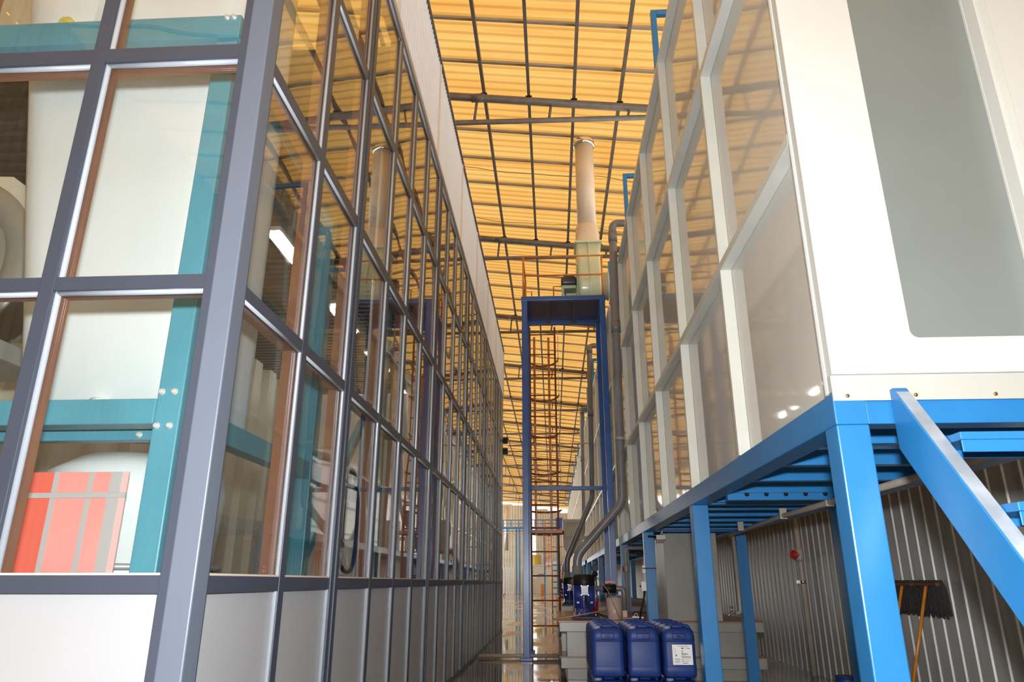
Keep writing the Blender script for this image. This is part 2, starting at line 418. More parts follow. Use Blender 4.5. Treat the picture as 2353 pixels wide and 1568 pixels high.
def mullion_side(y, hw, big):
    m_ = MB().box(XS - 0.009, XS + (0.005 if big else 0.0), y - hw, y + hw, 0.0, 5.80)
    if big: m_.box(XS - 0.009, XS + 0.012, y - 0.012, y + 0.016, 0.0, 5.80)
    o = m_.build('mullion', 'frame', gs, 0.002)
    MB().box(XS - 0.022, XS - 0.0095, y - hw - 0.003, y + hw + 0.003, 0.03, 5.78).tube([(XS - 0.0125, y - hw - 0.002, 0.03), (XS - 0.0125, y - hw - 0.002, 5.78)], 0.0085, 14).build('glazing_bead', 'bead', o)
    MB().box(XS - 0.105, XS - 0.033, y - hw + 0.004, y + hw - 0.004, 0.02, 5.78).build('inner_profile', 'brown', o)


for m_ in mull: mullion_side(*m_)
for i in range(len(mull) - 1):
    y0 = mull[i][0] + mull[i][1]; y1 = mull[i + 1][0] - mull[i + 1][1]
    for k in range(5):
        z0 = 0.02 if k == 0 else RZ[k - 1][1]; z1 = RZ[k][0]
        if k == 0:
            MB().box(XS - 0.031, XS - 0.023, y0 - 0.01, y1 + 0.01, z0, z1 + 0.02).build('lower_panel', 'frost', gs)
        else:
            MB().box(XS - 0.030, XS - 0.024, y0 - 0.008, y1 + 0.008, z0 - 0.01, z1 + 0.01).build('pane', 'pane', gs)
    # the underside beads of every rail in this bay are one sub-part of the rails below
for k, (z0, z1) in enumerate(RZ):
    o = MB().box(XS - 0.009, XS - 0.002, 2.66, YEND, z0, z1).build('rail', 'frame', gs, 0.003)
    mb = MB(); mi = MB()
    for i in range(len(mull) - 1):
        y0 = mull[i][0] + mull[i][1]; y1 = mull[i + 1][0] - mull[i + 1][1]
        if k == 0:
            mb.box(XS - 0.022, XS - 0.008, y0, y1, z0 + 0.02, z1 + 0.008)
            mi.box(XS - 0.11, XS - 0.036, y0, y1, z0, z1)
        else:
            mb.box(XS - 0.022, XS - 0.0095, y0, y1, z0 - 0.005, z1 + 0.002).tube([(XS - 0.0125, y0, z0 - 0.002), (XS - 0.0125, y1, z0 - 0.002)], 0.0095, 12)
            mi.box(XS - 0.11, XS - 0.036, y0, y1, z0 + 0.004, z1 - 0.004)
    mb.build('glazing_bead', 'seam' if k == 0 else 'bead', o); mi.build('inner_profile', 'brown', o)
MB().box(XS - 0.08, XS + 0.012, 2.66, YEND, 0, 0.03).build('sill_strip', 'frame', gs)

# --- front partition
gf = thing('glass_partition', 'glazed end wall of the enclosure nearest the camera, left of the corner post', 'partition', (-2.4, YF, 0))
xs = [(-1.366, 0.020), (-2.045, 0.031), (-2.725, 0.031), (-3.405, 0.031)]
for x, hw in xs:
    o = MB().box(x - hw, x + hw, YF, YF + 0.022, 0, 5.80).build('mullion', 'frame', gf, 0.003)
    MB().box(x - hw - 0.004, x + hw + 0.006, YF + 0.0225, YF + 0.042, 1.14, 5.78).tube([(x + hw + 0.004, YF + 0.030, 1.16), (x + hw + 0.004, YF + 0.030, 5.78)], 0.013, 14).build('glazing_bead', 'bead', o)
    if hw > 0.025: MB().box(x - hw + 0.004, x + hw + 0.004, YF + 0.053, YF + 0.105, 0.02, 5.78).build('inner_profile', 'brown', o)
for k, (z0, z1) in enumerate(RZ):
    o = MB().box(-3.43, -1.37, YF + 0.002, YF + 0.018, z0, z1).build('rail', 'frame', gf, 0.003)
    mb = MB(); mi = MB()
    for i in range(3):
        x1 = xs[i][0] - xs[i][1]; x0 = xs[i + 1][0] + xs[i + 1][1]
        if k == 0: mb.box(x0, x1, YF + 0.018, YF + 0.042, z0 + 0.02, z1 + 0.008)
        else:
            mb.box(x0, x1, YF + 0.0225, YF + 0.042, z0 - 0.008, z1 + 0.002).tube([(x0, YF + 0.030, z0 - 0.003), (x1, YF + 0.030, z0 - 0.003)], 0.013, 14)
            mi.box(x0, x1, YF + 0.053, YF + 0.105, z0 - 0.004, z1 - 0.004)
    mb.build('glazing_bead', 'seam' if k == 0 else 'bead', o)
    if k: mi.build('inner_profile', 'brown', o)
for i in range(3):
    x1 = xs[i][0] - xs[i][1] + 0.008; x0 = xs[i + 1][0] + xs[i + 1][1] - 0.008
    for k in range(5):
        z0 = 0.02 if k == 0 else RZ[k - 1][1]; z1 = RZ[k][0]
        if k == 0: MB().box(x0, x1, YF + 0.024, YF + 0.032, z0, z1 + 0.02).build('lower_panel', 'frost', gf)
        else: MB().box(x0, x1, YF + 0.044, YF + 0.050, z0 - 0.01, z1 + 0.01).build('pane', 'pane', gf)

# --- white ribbed band above the glazing
cl = thing('cladding_band', 'white ribbed cladding band along the top of the glass enclosure', 'cladding', (XS, 10.6, 5.84))
edges = [2.6, 4.9, 7.1, 9.3, 11.5, 13.7, 15.9, YEND]
for a, b in zip(edges[:-1], edges[1:]):
    mb = MB(); n = round((b - a) / 0.075); w = (b - a) / n; pr = []
    for i in range(n):
        u = a + i * w; pr += [(u, 0.036), (u + w * 0.25, 0.036), (u + w * 0.5, 0.0), (u + w * 0.75, 0.0)]
    pr.append((b, 0.036))
    sheet(mb, pr, lambda u, d, v: (XS - 0.03 + d, u, v), 5.86, 7.14)
    mb.build('ribbed_sheet', 'clad', cl)
    MB().box(XS - 0.006, XS + 0.02, b - 0.025, b, 5.86, 7.14).build('joint_strip', 'seam', cl)
MB().box(XS - 0.03, XS + 0.016, 2.6, YEND, 5.832, 5.862).build('base_trim', 'seam', cl)
MB().box(XS - 0.05, XS + 0.03, 2.6, YEND, 7.14, 7.165).build('coping', 'roofsteel', cl)
mb = MB(); pts = [(XS + 0.005 + 0.022 * math.cos(i * 1.25), 9.0 + i * 0.03, 7.185 + 0.022 * math.sin(i * 1.25)) for i in range(int((YEND - 9) / 0.03))]
mb.tube(pts, 0.006, 5).build('coiled_wire', 'black', cl)
struct(MB().box(-5.0, XS - 0.13, YEND - 0.06, YEND, 0, 5.8).build('trim_3', 'frost'), 'pale end wall of the glass enclosure, facing down the hall', 'wall')

# ------------------------------------------------------------------ inside the enclosure
tf = thing('steel_frame', 'teal painted steel frame standing just inside the glass enclosure', 'frame', (-2.2, 3.1, 0))
FX0, FX1 = -1.815, -1.695


def bolts(pts, parent, axis='Y', m_='zinc'):
    for p in pts:
        if axis == 'Y': MB().lathe(p, [(0.017, 0), (0.017, -0.004), (0.012, -0.005), (0.012, -0.015), (0.008, -0.017)], 10, 'Y').build('bolt', m_, parent)
        else: MB().lathe(p, [(0.017, 0), (0.017, 0.004), (0.012, 0.005), (0.012, 0.015), (0.008, 0.017)], 10, 'X').build('bolt', m_, parent)


MB().box(FX0, FX1, 3.1, 3.22, 0, 3.99).build('column', 'teal', tf, 0.006)
MB().box(-4.6, FX0 - 0.001, 3.1, 3.22, 1.835, 1.955).build('cross_beam', 'teal', tf, 0.006)
MB().box(-4.6, -1.68, 3.08, 3.24, 3.995, 4.15).build('top_beam', 'teal', tf, 0.006)
MB().box(-4.6, FX0 - 0.001, 3.30, 3.37, 1.80, 1.90).build('inner_beam', 'teal', tf, 0.004)
MB().box(FX0 + 0.01, FX1 - 0.01, 3.222, 7.0, 1.835, 1.955).build('long_beam', 'teal', tf, 0.004)
MB().box(FX0, FX1, 4.95, 5.07, 0, 3.99).build('column', 'teal', tf, 0.006)
MB().box(FX0, FX1, 7.0, 7.12, 0, 3.99).build('column', 'teal', tf, 0.006)
MB().box(FX0 + 0.01, FX1 - 0.01, 3.25, 7.1, 4.0, 4.12).build('long_beam', 'teal', tf, 0.004)
MB().bar((FX1 - 0.06, 5.0, 1.2), (FX1 - 0.06, 6.9, 3.0), 0.06, 0.08).build('brace', 'teal', tf, 0.004)
bolts([(-1.795, 3.1, 1.985), (-1.735, 3.1, 1.985), (-1.795, 3.1, 1.825), (-1.735, 3.1, 1.825), (-1.99, 3.30, 1.87), (-1.99, 3.30, 1.825), (-1.83, 3.30, 1.865), (-1.72, 3.08, 4.13), (-1.76, 3.08, 4.13)], tf)
bolts([(FX1, 4.98, 1.99), (FX1, 5.04, 1.99), (FX1, 4.98, 1.80), (FX1, 5.04, 1.80)], tf, 'X')


def rrect(cx, cy, w, d, r, z, n=5):
    out = []
    for sx, sy, a0 in ((1, -1, -90), (1, 1, 0), (-1, 1, 90), (-1, -1, 180)):
        for k in range(n + 1):
            a = R(a0 + 90 * k / n); out.append((cx + sx * (w / 2 - r) + r * math.cos(a), cy + sy * (d / 2 - r) + r * math.sin(a), z))
    return out


vs = thing('white_vessel', 'big white tapered plastic vessel behind the teal frame', 'vessel', (-2.3, 3.8, 1.96))
secs = []
for z, xl in ((1.96, -2.78), (2.6, -2.91), (3.2, -3.04), (3.85, -3.17), (4.7, -3.34), (5.6, -3.5)):
    xr = -1.80; secs.append(rrect((xl + xr) / 2, 3.80, xr - xl, 0.86, 0.22, z))
MB().loft(secs).build('vessel_body', 'white', vs)
MB().tube(fillet([(-2.30, 3.36, 2.0), (-2.24, 3.355, 2.0)], 0.02, 2), 0.03, 10).build('moulded_loop', 'white', vs)
lo = thing('white_hopper', 'round white drum hanging below the teal cross beam', 'hopper', (-2.35, 3.8, 1.2))
MB().lathe((-2.28, 3.86, 0), [(0.40, 1.16), (0.44, 1.19), (0.44, 1.205), (0.42, 1.215), (0.46, 1.60), (0.44, 1.70), (0.30, 1.79)], 40).build('drum_body', 'white', lo)
MB().lathe((-2.28, 3.86, 0), [(0.47, 1.205), (0.475, 1.22), (0.47, 1.235)], 40).build('rim', 'steel', lo)
# red reflection in the front glass, built as panes with glare in their colours
rp = thing('red_reflection_grid', 'pink red reflection divided by grey bars, built behind the lowest glass pane', 'reflection', (-2.2, 3.2, 1.19))
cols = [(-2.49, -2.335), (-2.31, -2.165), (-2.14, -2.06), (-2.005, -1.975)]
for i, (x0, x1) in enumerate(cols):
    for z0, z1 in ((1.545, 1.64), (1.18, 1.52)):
        MB().box(x0, x1, 3.246, 3.252, z0, z1).build('reflection_pane', ('redhot', 'redmid', 'redmid', 'redpale')[i], rp)
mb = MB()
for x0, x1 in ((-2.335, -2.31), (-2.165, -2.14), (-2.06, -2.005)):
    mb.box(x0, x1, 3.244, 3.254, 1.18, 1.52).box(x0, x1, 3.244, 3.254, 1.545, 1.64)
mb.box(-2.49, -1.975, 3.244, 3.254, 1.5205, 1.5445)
mb.build('reflection_bars', 'gridgrey', rp)
# chute + fan casing + louvre seen at the far left
ch = thing('white_chute', 'open white chute with a yellow green plug above the teal top beam', 'chute', (-2.75, 3.25, 4.16))
MB().loft([[(-2.86, 3.16, 4.16), (-2.60, 3.16, 4.17), (-2.60, 3.40, 4.17), (-2.86, 3.40, 4.16)], [(-2.78, 3.12, 4.62), (-2.55, 3.12, 4.62), (-2.55, 3.5, 4.62), (-2.78, 3.5, 4.62)]], False).build('chute_body', 'white', ch)
MB().lathe((-2.74, 3.158, 4.19), [(0.045, 0), (0.045, -0.03), (0.03, -0.045)], 16, 'Y').build('plug', 'yellow', ch)
fc = thing('fan_casing', 'grey round fan casing inside the enclosure at the left edge', 'fan', (-3.9, 4.1, 3.0))
MB().lathe((-4.25, 4.3, 3.25), [(0.62, 0.3), (0.62, 0.0), (0.68, -0.01), (0.68, -0.03), (0.50, -0.035), (0.46, 0.05)], 40, 'Y').build('casing', 'sump', fc)
MB().lathe((-4.25, 4.3, 3.25), [(0.30, 0.02), (0.28, -0.08), (0.1, -0.12)], 30, 'Y').build('hub', 'sump', fc)
MB().box(-4.7, -3.5, 4.1, 4.7, 2.50, 2.62).build('mount', 'steel', fc, 0.005)
sb = thing('stair_boards', 'slatted grey board stack inside the enclosure at the left edge', 'boards', (-3.6, 4.9, 2.0))
for i in range(6): MB().box(-4.6, -3.25, 4.9 + 0.03 * i, 5.0 + 0.03 * i, 2.9 + 0.17 * i, 3.02 + 0.17 * i).build('slat_board', 'steel', sb)
# inner partition with pale stripes and upper lattice
mb = MB(); sheet(mb, ribbed(5.0, YEND - 0.1, 0.6, 0.12, 0.5, 0.02), lambda u, d, v: (-4.9 + d, u, v), 0.0, 4.6)
o = mb.build('trim_1', 'room'); struct(o, 'pale ribbed liner wall inside the glass enclosure', 'wall')
mb = MB(); sheet(mb, ribbed(5.4, YEND - 0.1, 0.2, 0.04, 0.5, 0.06), lambda u, d, v: (v, u, 5.95 - d), -8.9, XS - 0.06)
struct(mb.build('trim_2', 'roofsteel'), 'dark ribbed ceiling over the glass enclosure', 'ceiling')
MB_l = thing('process_machine', 'tall pale machine housing with pipes far inside the enclosure', 'machine', (-3.5, 13.0, 0))
for y in (12.4, 15.2):
    MB().box(-4.2, -2.4, y, y + 1.9, 0.2, 4.4).build('housing', 'white', MB_l, 0.02)
for y in (8.9, 11.6, 14.6):
    MB().tube([(-2.2, y, 0), (-2.2, y, 5.2)], 0.05, 12).build('riser_pipe', 'pvcl', MB_l)
lm = bpy.data.materials.new('lit_tube'); lm.use_nodes = True
lm.node_tree.nodes['Principled BSDF'].inputs['Emission Color'].default_value = (1, 0.96, 0.9, 1)
lm.node_tree.nodes['Principled BSDF'].inputs['Emission Strength'].default_value = 30
M['lit'] = lm
for k in range(6):
    y = 5.6 + 2.3 * k
    t = thing('tube_light', '%s fluorescent tube light inside the enclosure, counted from the corner' % ORD[k], 'lamp', (-3.2, y, 5.0), 'tube lights inside the enclosure')
    MB().box(-3.3, -3.1, y - 0.65, y + 0.65, 5.03, 5.08).build('housing', 'label', t)
    MB().box(-3.22, -3.18, y - 0.02, y + 0.02, 5.08, 5.945).build('drop_rod', 'steel', t)
    for dx in (-0.05, 0.05): MB().tube([(-3.2 + dx, y - 0.6, 5.01), (-3.2 + dx, y + 0.6, 5.01)], 0.014, 8).build('tube', 'lit', t)
for y in (5.55, 6.15):
    tag(MB().tube([(-1.66, y, 0), (-1.66, y, 5.6)], 0.016, 10).build('conduit_pipe', 'white'),
        'thin white vertical pipe just inside the glass, %s from the corner' % ('first' if y < 6 else 'second'), 'pipe', 'white pipes inside the glass')
tag(MB().tube(fillet([(-1.62, 5.2, 2.6), (-1.60, 5.25, 1.9), (-1.6, 5.45, 1.25), (-1.6, 5.9, 1.2), (-1.62, 6.0, 1.8), (-1.62, 5.7, 2.1), (-1.62, 5.6, 1.4)], 0.4, 8), 0.016, 8).build('hose', 'black'),
    'black looped hose hanging inside the glass enclosure', 'hose')

# ================================================================== RAISED PLASTIC TANKS (right)
XT = 1.15; XT1 = 2.43; XP = 1.224
mods = [(2.89, 12.72, 'nearest raised cream plastic tank with projecting ribs above the blue frame'),
        (12.86, 25.4, 'second raised cream ribbed tank, behind the ladder tower'),
        (25.5, 38.2, 'third raised cream ribbed tank down the aisle'),
        (38.3, 56.0, 'farthest raised cream ribbed tank, above the distant stair')]
ribY = [4.42, 6.00, 7.62, 9.22, 10.82, 12.42]
for k, (y0, y1, lab) in enumerate(mods):
    t = thing('plastic_tank', lab, 'tank', (1.8, y0, 1.88), 'raised ribbed tanks')
    z0, z1 = 1.885, 6.20
    if k == 0:
        # shell with a recess in the front face
        mb = MB(); yb = 2.99
        mb.box(XP, XT1, yb, y1, z0, z1)
        mb.build('tank_shell', 'cream', t)
        # front sheet: surround of a tall recess with rounded lower corners
        rx0, rx1, rz0, rz1, rad = 1.492, 2.085, 2.106, 5.7, 0.035
        pts = [(rx0, rz1)]
        for i in range(7):
            a = R(180 + 90 * i / 6); pts.append((rx0 + rad + rad * math.cos(a), rz0 + rad + rad * math.sin(a)))
        for i in range(7):
            a = R(270 + 90 * i / 6); pts.append((rx1 - rad + rad * math.cos(a), rz0 + rad + rad * math.sin(a)))
        pts.append((rx1, rz1))
        mb = MB(); O = [(XT, rz1), (XT, 1.955), (XT1, 1.955), (XT1, rz1)]
        # left jamb, bottom strip pieces as a triangulated ring
        inner = pts; h = len(inner) // 2
        polyL = [(XT, rz1), (XT, 1.955), ((rx0 + rx1) / 2, 1.955)] + [((rx0 + rx1) / 2, rz0)] + inner[:h][::-1]
        polyR = [((rx0 + rx1) / 2, 1.955), (XT1, 1.955), (XT1, rz1)] + inner[h:][::-1] + [((rx0 + rx1) / 2, rz0)]
        for poly in (polyL, polyR): mb.prism([(a, 2.862, b) for a, b in poly], (0, 0.078, 0))
        mb.box(XT, XT1, 2.862, 2.94, rz1, z1)
        mb.build('front_sheet', 'creamf', t)
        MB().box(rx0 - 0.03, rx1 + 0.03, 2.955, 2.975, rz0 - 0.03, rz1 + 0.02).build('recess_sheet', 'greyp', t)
        MB().box(rx0 - 0.03, rx0 + 0.022, 2.9405, 2.9545, rz0 - 0.02, rz1).box(rx1 - 0.002, rx1 + 0.03, 2.9405, 2.9545, rz0 - 0.02, rz1).build('recess_edge', 'creamf', t)
        MB().box(rx1 + 0.012, rx1 + 0.055, 2.856, 2.8615, rz0 + 0.002, rz1).build('cover_strip', 'rib', t, 0.002)
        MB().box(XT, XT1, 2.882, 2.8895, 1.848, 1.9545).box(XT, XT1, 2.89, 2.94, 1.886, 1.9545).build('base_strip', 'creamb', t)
        for x in (1.208, 1.478, 1.79, 2.1):
            MB().lathe((x, 2.882, 1.868), [(0.008, 0), (0.008, -0.004), (0.004, -0.006)], 10, 'Y').build('screw', 'brass', t)
        MB().box(XT, XP - 0.001, 2.9405, 2.962, z0, z1).build('corner_strip', 'rib', t)
        MB().tube([(XT - 0.001, 2.925, z0), (XT - 0.001, 2.925, z1)], 0.005, 6).tube([(XT - 0.001, 2.942, z0), (XT - 0.001, 2.942, z1)], 0.003, 6).build('weld_seam', 'creamf', t)
    else:
        MB().box(XP, XT1, y0, y1, z0, z1).build('tank_shell', 'cream', t)
    if k == 0: ry = ribY
    else:
        ry = []; q = y0 + 0.12
        while q < y1: ry.append(q); q += 1.60
    for q in ry:
        MB().box(XT, XP - 0.001, q, q + 0.045, z0, z1).build('upright_rib', 'rib', t, 0.002)
    for zz in (3.125, 4.69, 6.15):
        ends = [2.92 if k == 0 else y0] + ry + [y1 - 0.045]
        for a, b in zip(ends[:-1], ends[1:]):
            if b - a > 0.1: MB().box(XT, XP - 0.001, a + 0.0455, b - 0.0005, zz, zz + 0.055).build('cross_rib', 'rib', t, 0.002)
    if k: MB().box(XT, XP - 0.001, y0, y0 + 0.05, z0, z1).build('upright_rib', 'rib', t, 0.002)

# ------------------------------------------------------------------ blue support frames
SUMPS = [(9.62, 12.85), (15.6, 21.0), (22.2, 28.0)]
fy = [2.89, 6.05, 9.40, 12.60, 15.8, 19.1, 22.3, 25.6, 28.9, 32.1, 35.3, 38.5, 42, 46, 50, 54]
names = ['sky blue steel support frame under the nearest tank', 'sky blue support frame under the second tank', 'sky blue support frame under the third tank', 'sky blue support frame under the farthest tank']
spans = [(0, 4), (4, 8), (8, 12), (12, 16)]
for k, (a, b) in enumerate(spans):
    t = thing('support_frame', names[k], 'frame', (1.8, fy[a], 0), 'tank support frames')
    y0 = fy[a]; y1 = 12.72 if k == 0 else fy[b - 1] + 1.4
    if k: y0 = mods[k][0] + 0.02
    else: y0 = 2.89
    MB().box(1.15, 1.28, y0, y1, 1.752, 1.882).build('long_beam', 'blue', t, 0.005)
    MB().box(2.30, 2.43, y0, y1, 1.752, 1.882).build('long_beam', 'blue', t, 0.005)
    for yv in fy[a:b]:
        w = 0.13
        for x in (1.15, 2.30):
            zf = 0.687 if any(a_ < yv + 0.1 < b_ for a_, b_ in SUMPS) else 0.0
            MB().box(x, x + w, yv, yv + w, zf + 0.012, 1.7515).build('leg', 'blue', t, 0.006)
            MB().box(x - 0.03, x + w + 0.03, yv - 0.03, yv + w + 0.03, zf, zf + 0.012).build('foot_plate', 'blue', t)
        MB().box(1.281, 2.299, yv + 0.01, yv + 0.12, 1.755, 1.88).build('cross_beam', 'blue', t, 0.004)
        MB().box(1.19, 1.25, yv + 0.33, yv + 0.39, 6.205, 7.185).box(1.251, 1.9, yv + 0.33, yv + 0.39, 7.12, 7.185).build('portal', 'blue', t, 0.004)
    q = y0 + 0.50
    while q < y1 - 0.2:
        MB().box(1.281, 2.299, q, q + 0.075, 1.765, 1.85).build('joist', 'blue', t, 0.003); q += 0.65
    if k == 0:
        MB().box(1.281, 2.299, 5.36, 5.43, 1.715, 1.80).build('splice_bar', 'blue', t, 0.003)
        bolts([(1.42 + 0.14 * i, 5.36, 1.757) for i in range(6)], t, 'Y', 'black')

# ------------------------------------------------------------------ access stair
st = thing('access_stair', 'sky blue steel stair rising to the near tank, flat stringer in front', 'stair', (1.9, 2.0, 0))
sl = 0.69 / 0.60


def stringer(x):
    top = (2.885, 1.892); 
    yb = 0.95
    zb = 1.892 - (2.885 - yb) * sl
    pts = [(x, 2.887, 1.892), (x, 2.86, 1.892), (x, 2.86 - (1.892 - 0.0) / sl, 0.0), (x, 2.86 - (1.892 - 0.0) / sl + 0.21, 0.0), (x, 2.887, 1.65)]
    o = MB().prism(pts, (0.06, 0, 0)).build('stringer', 'blue', st, 0.004)
    MB().prism([(x + 0.004, 2.84, 1.8716), (x + 0.004, 2.8370, 1.8710), (x + 0.004, 1.29, 0.0925), (x + 0.004, 1.293, 0.0925)], (0.052, 0, 0)).build('worn_glare_edge', 'worn_glare', o)  # edge wear and flash glare both put into this paler colour


stringer(1.378); stringer(2.36)
for i in range(6):
    zt = 1.653 - 0.267 * i; yt = 2.56 - 0.267 * i / sl
    o = MB().box(1.439, 2.359, yt, yt + 0.22, zt - 0.028, zt).box(1.439, 2.359, yt, yt + 0.006, zt - 0.072, zt - 0.0285).box(1.439, 2.359, yt + 0.214, yt + 0.22, zt - 0.06, zt - 0.0285).build('tread', 'blue', st, 0.003)
    mb = MB()
    for a in range(22):
        for b in range(3):
            x = 1.46 + a * 0.041; y = yt + 0.04 + 0.06 * b
            mb.bar((x, y, zt + 0.001), (x + 0.02, y + (0.02 if (a + b) % 2 else -0.02), zt + 0.001), 0.005, 0.004)
    mb.build('chequer_pattern', 'blue', o)

# ------------------------------------------------------------------ pipes under the tank and on the wall
hp = thing('drain_line', 'beige pipe hung under the near tank frame with a drop to a tap', 'pipe', (1.78, 6.0, 1.62))
MB().tube(fillet([(2.02, 1.4, 1.70), (2.02, 6.6, 1.70), (2.20, 9.33, 1.70), (2.26, 9.33, 1.70)], 0.3, 8), 0.022, 12).build('main_pipe', 'pvcl', hp)
MB().tube(fillet([(2.25, 9.33, 1.69), (2.25, 9.33, 0.80), (2.19, 9.33, 0.79)], 0.04, 5), 0.024, 12).build('drop_pipe', 'pvcl', hp)
for yv in (3.9, 5.4, 6.5, 8.0): MB().box(1.99, 2.05, yv, yv + 0.022, 1.672, 1.764).build('pipe_clip', 'pvcl', hp)
tp = MB().tube(fillet([(2.19, 9.33, 0.79), (2.13, 9.33, 0.795), (2.09, 9.33, 0.75)], 0.03, 5), 0.011, 10).tube([(2.15, 9.33, 0.80), (2.15, 9.33, 0.86)], 0.008, 8).build('tap', 'chrome', hp)
MB().bar((2.17, 9.33, 0.86), (2.09, 9.30, 0.875), 0.014, 0.006).build('tap_lever', 'chrome', tp)
wp = thing('water_pipe', 'beige riser pipe with a red valve wheel on the corrugated wall', 'pipe', (3.38, 10.3, 0))
MB().tube([(3.35, 10.30, 0), (3.35, 10.30, 2.6)], 0.036, 14).build('pipe_run', 'pvcl', wp)
MB().lathe((3.35, 10.30, 1.50), [(0.044, -0.09), (0.056, -0.05), (0.056, 0.05), (0.044, 0.09)], 16).tube([(3.35, 10.30, 1.50), (3.27, 10.22, 1.50)], 0.03, 12).build('valve_body', 'pvcl', wp)
mb = MB(); c = Vector((3.245, 10.20, 1.50)); d = Vector((-0.7, -0.7, 0)).normalized(); x = Vector((0.707, -0.707, 0)); z = Vector((0, 0, 1))
mb.tube([c + x * 0.045 * math.cos(2 * PI * i / 20) * (1 + 0.08 * math.cos(12 * PI * i / 20)) + z * 0.045 * math.sin(2 * PI * i / 20) for i in range(20)], 0.014, 8, closed=True)
for i in range(3):
    a = PI * i / 3; mb.tube([c + (x * math.cos(a) + z * math.sin(a)) * 0.045, c - (x * math.cos(a) + z * math.sin(a)) * 0.045], 0.008, 6)
mb.build('valve_wheel', 'red', wp)
for zz in (1.15, 2.05): MB().lathe((3.35, 10.30, zz), [(0.043, -0.02), (0.043, 0.02)], 14).box(3.27, 3.31, 10.28, 10.30, zz - 0.02, zz + 0.02).build('pipe_clamp', 'chrome', wp)
for k, (yl, lab) in enumerate(((12.57, 'beige drop pipe with red valve on the blue leg behind the switch boxes'), (15.77, 'beige drop pipe with red valve on the blue leg behind the ladder tower'))):
    dp = thing('drop_pipe', lab, 'pipe', (1.22, yl, 0.66), 'drop pipes on the blue legs')
    MB().tube(fillet([(1.75, yl - 0.04, 1.69), (1.215, yl - 0.04, 1.69), (1.215, yl - 0.04, 0.67)], 0.06, 6), 0.030, 12).build('pipe_run', 'pvcl', dp)
    MB().lathe((1.215, yl - 0.04, 1.36), [(0.036, -0.07), (0.045, -0.03), (0.045, 0.03), (0.036, 0.07)], 14).build('valve_body', 'pvcl', dp)
    MB().lathe((1.165, yl - 0.06, 1.36), [(0.035, 0), (0.04, -0.01), (0.035, -0.02)], 12, 'X').build('valve_knob', 'red', dp)

# ------------------------------------------------------------------ sump tanks
for k, (y0, y1, lab) in enumerate(((9.62, 12.85, 'low grey plastic sump tank behind the blue jugs'), (15.6, 21.0, 'second low grey sump tank under the pump farther back'), (22.2, 28, 'third low grey sump tank farthest down the aisle'))):
    t = thing('sump_tank', lab, 'tank', (1.3, y0, 0), 'low sump tanks')
    MB().box(0.155, 2.515, y0 + 0.09, y1 - 0.09, 0.0, 0.66).build('tank_body', 'sump', t, 0.004)
    MB().box(0.065, 2.585, y0, y1, 0.56, 0.672).build('upper_collar', 'sump', t, 0.005)
    MB().box(0.075, 2.585, y0, y1, 0.14, 0.262).build('lower_collar', 'sump', t, 0.005)
    MB().box(0.05, 2.59, y0 - 0.01, y1, 0.672, 0.686).build('cover_sheet', 'sumptop', t)
    MB().box(0.06, 2.585, y0 - 0.005, y1, 0.262, 0.272).build('shelf_sheet', 'sumptop', t)
    for yv in (y0 + 0.8, y0 + 1.8, y0 + 2.8): MB().box(0.10, 0.154, yv, yv + 0.03, 0.272, 0.56).build('gusset', 'sump', t)
ob = thing('overflow_box', 'tall grey plastic box joining the near tank to the sump', 'box', (1.76, 9.8, 0.69))
MB().box(1.43, 2.06, 9.66, 10.5, 0.687, 1.75).build('box_body', 'sump', ob, 0.004)
MB().box(2.02, 2.10, 9.63, 9.659, 0.687, 1.75).build('edge_strip', 'pvcl', ob, 0.003)

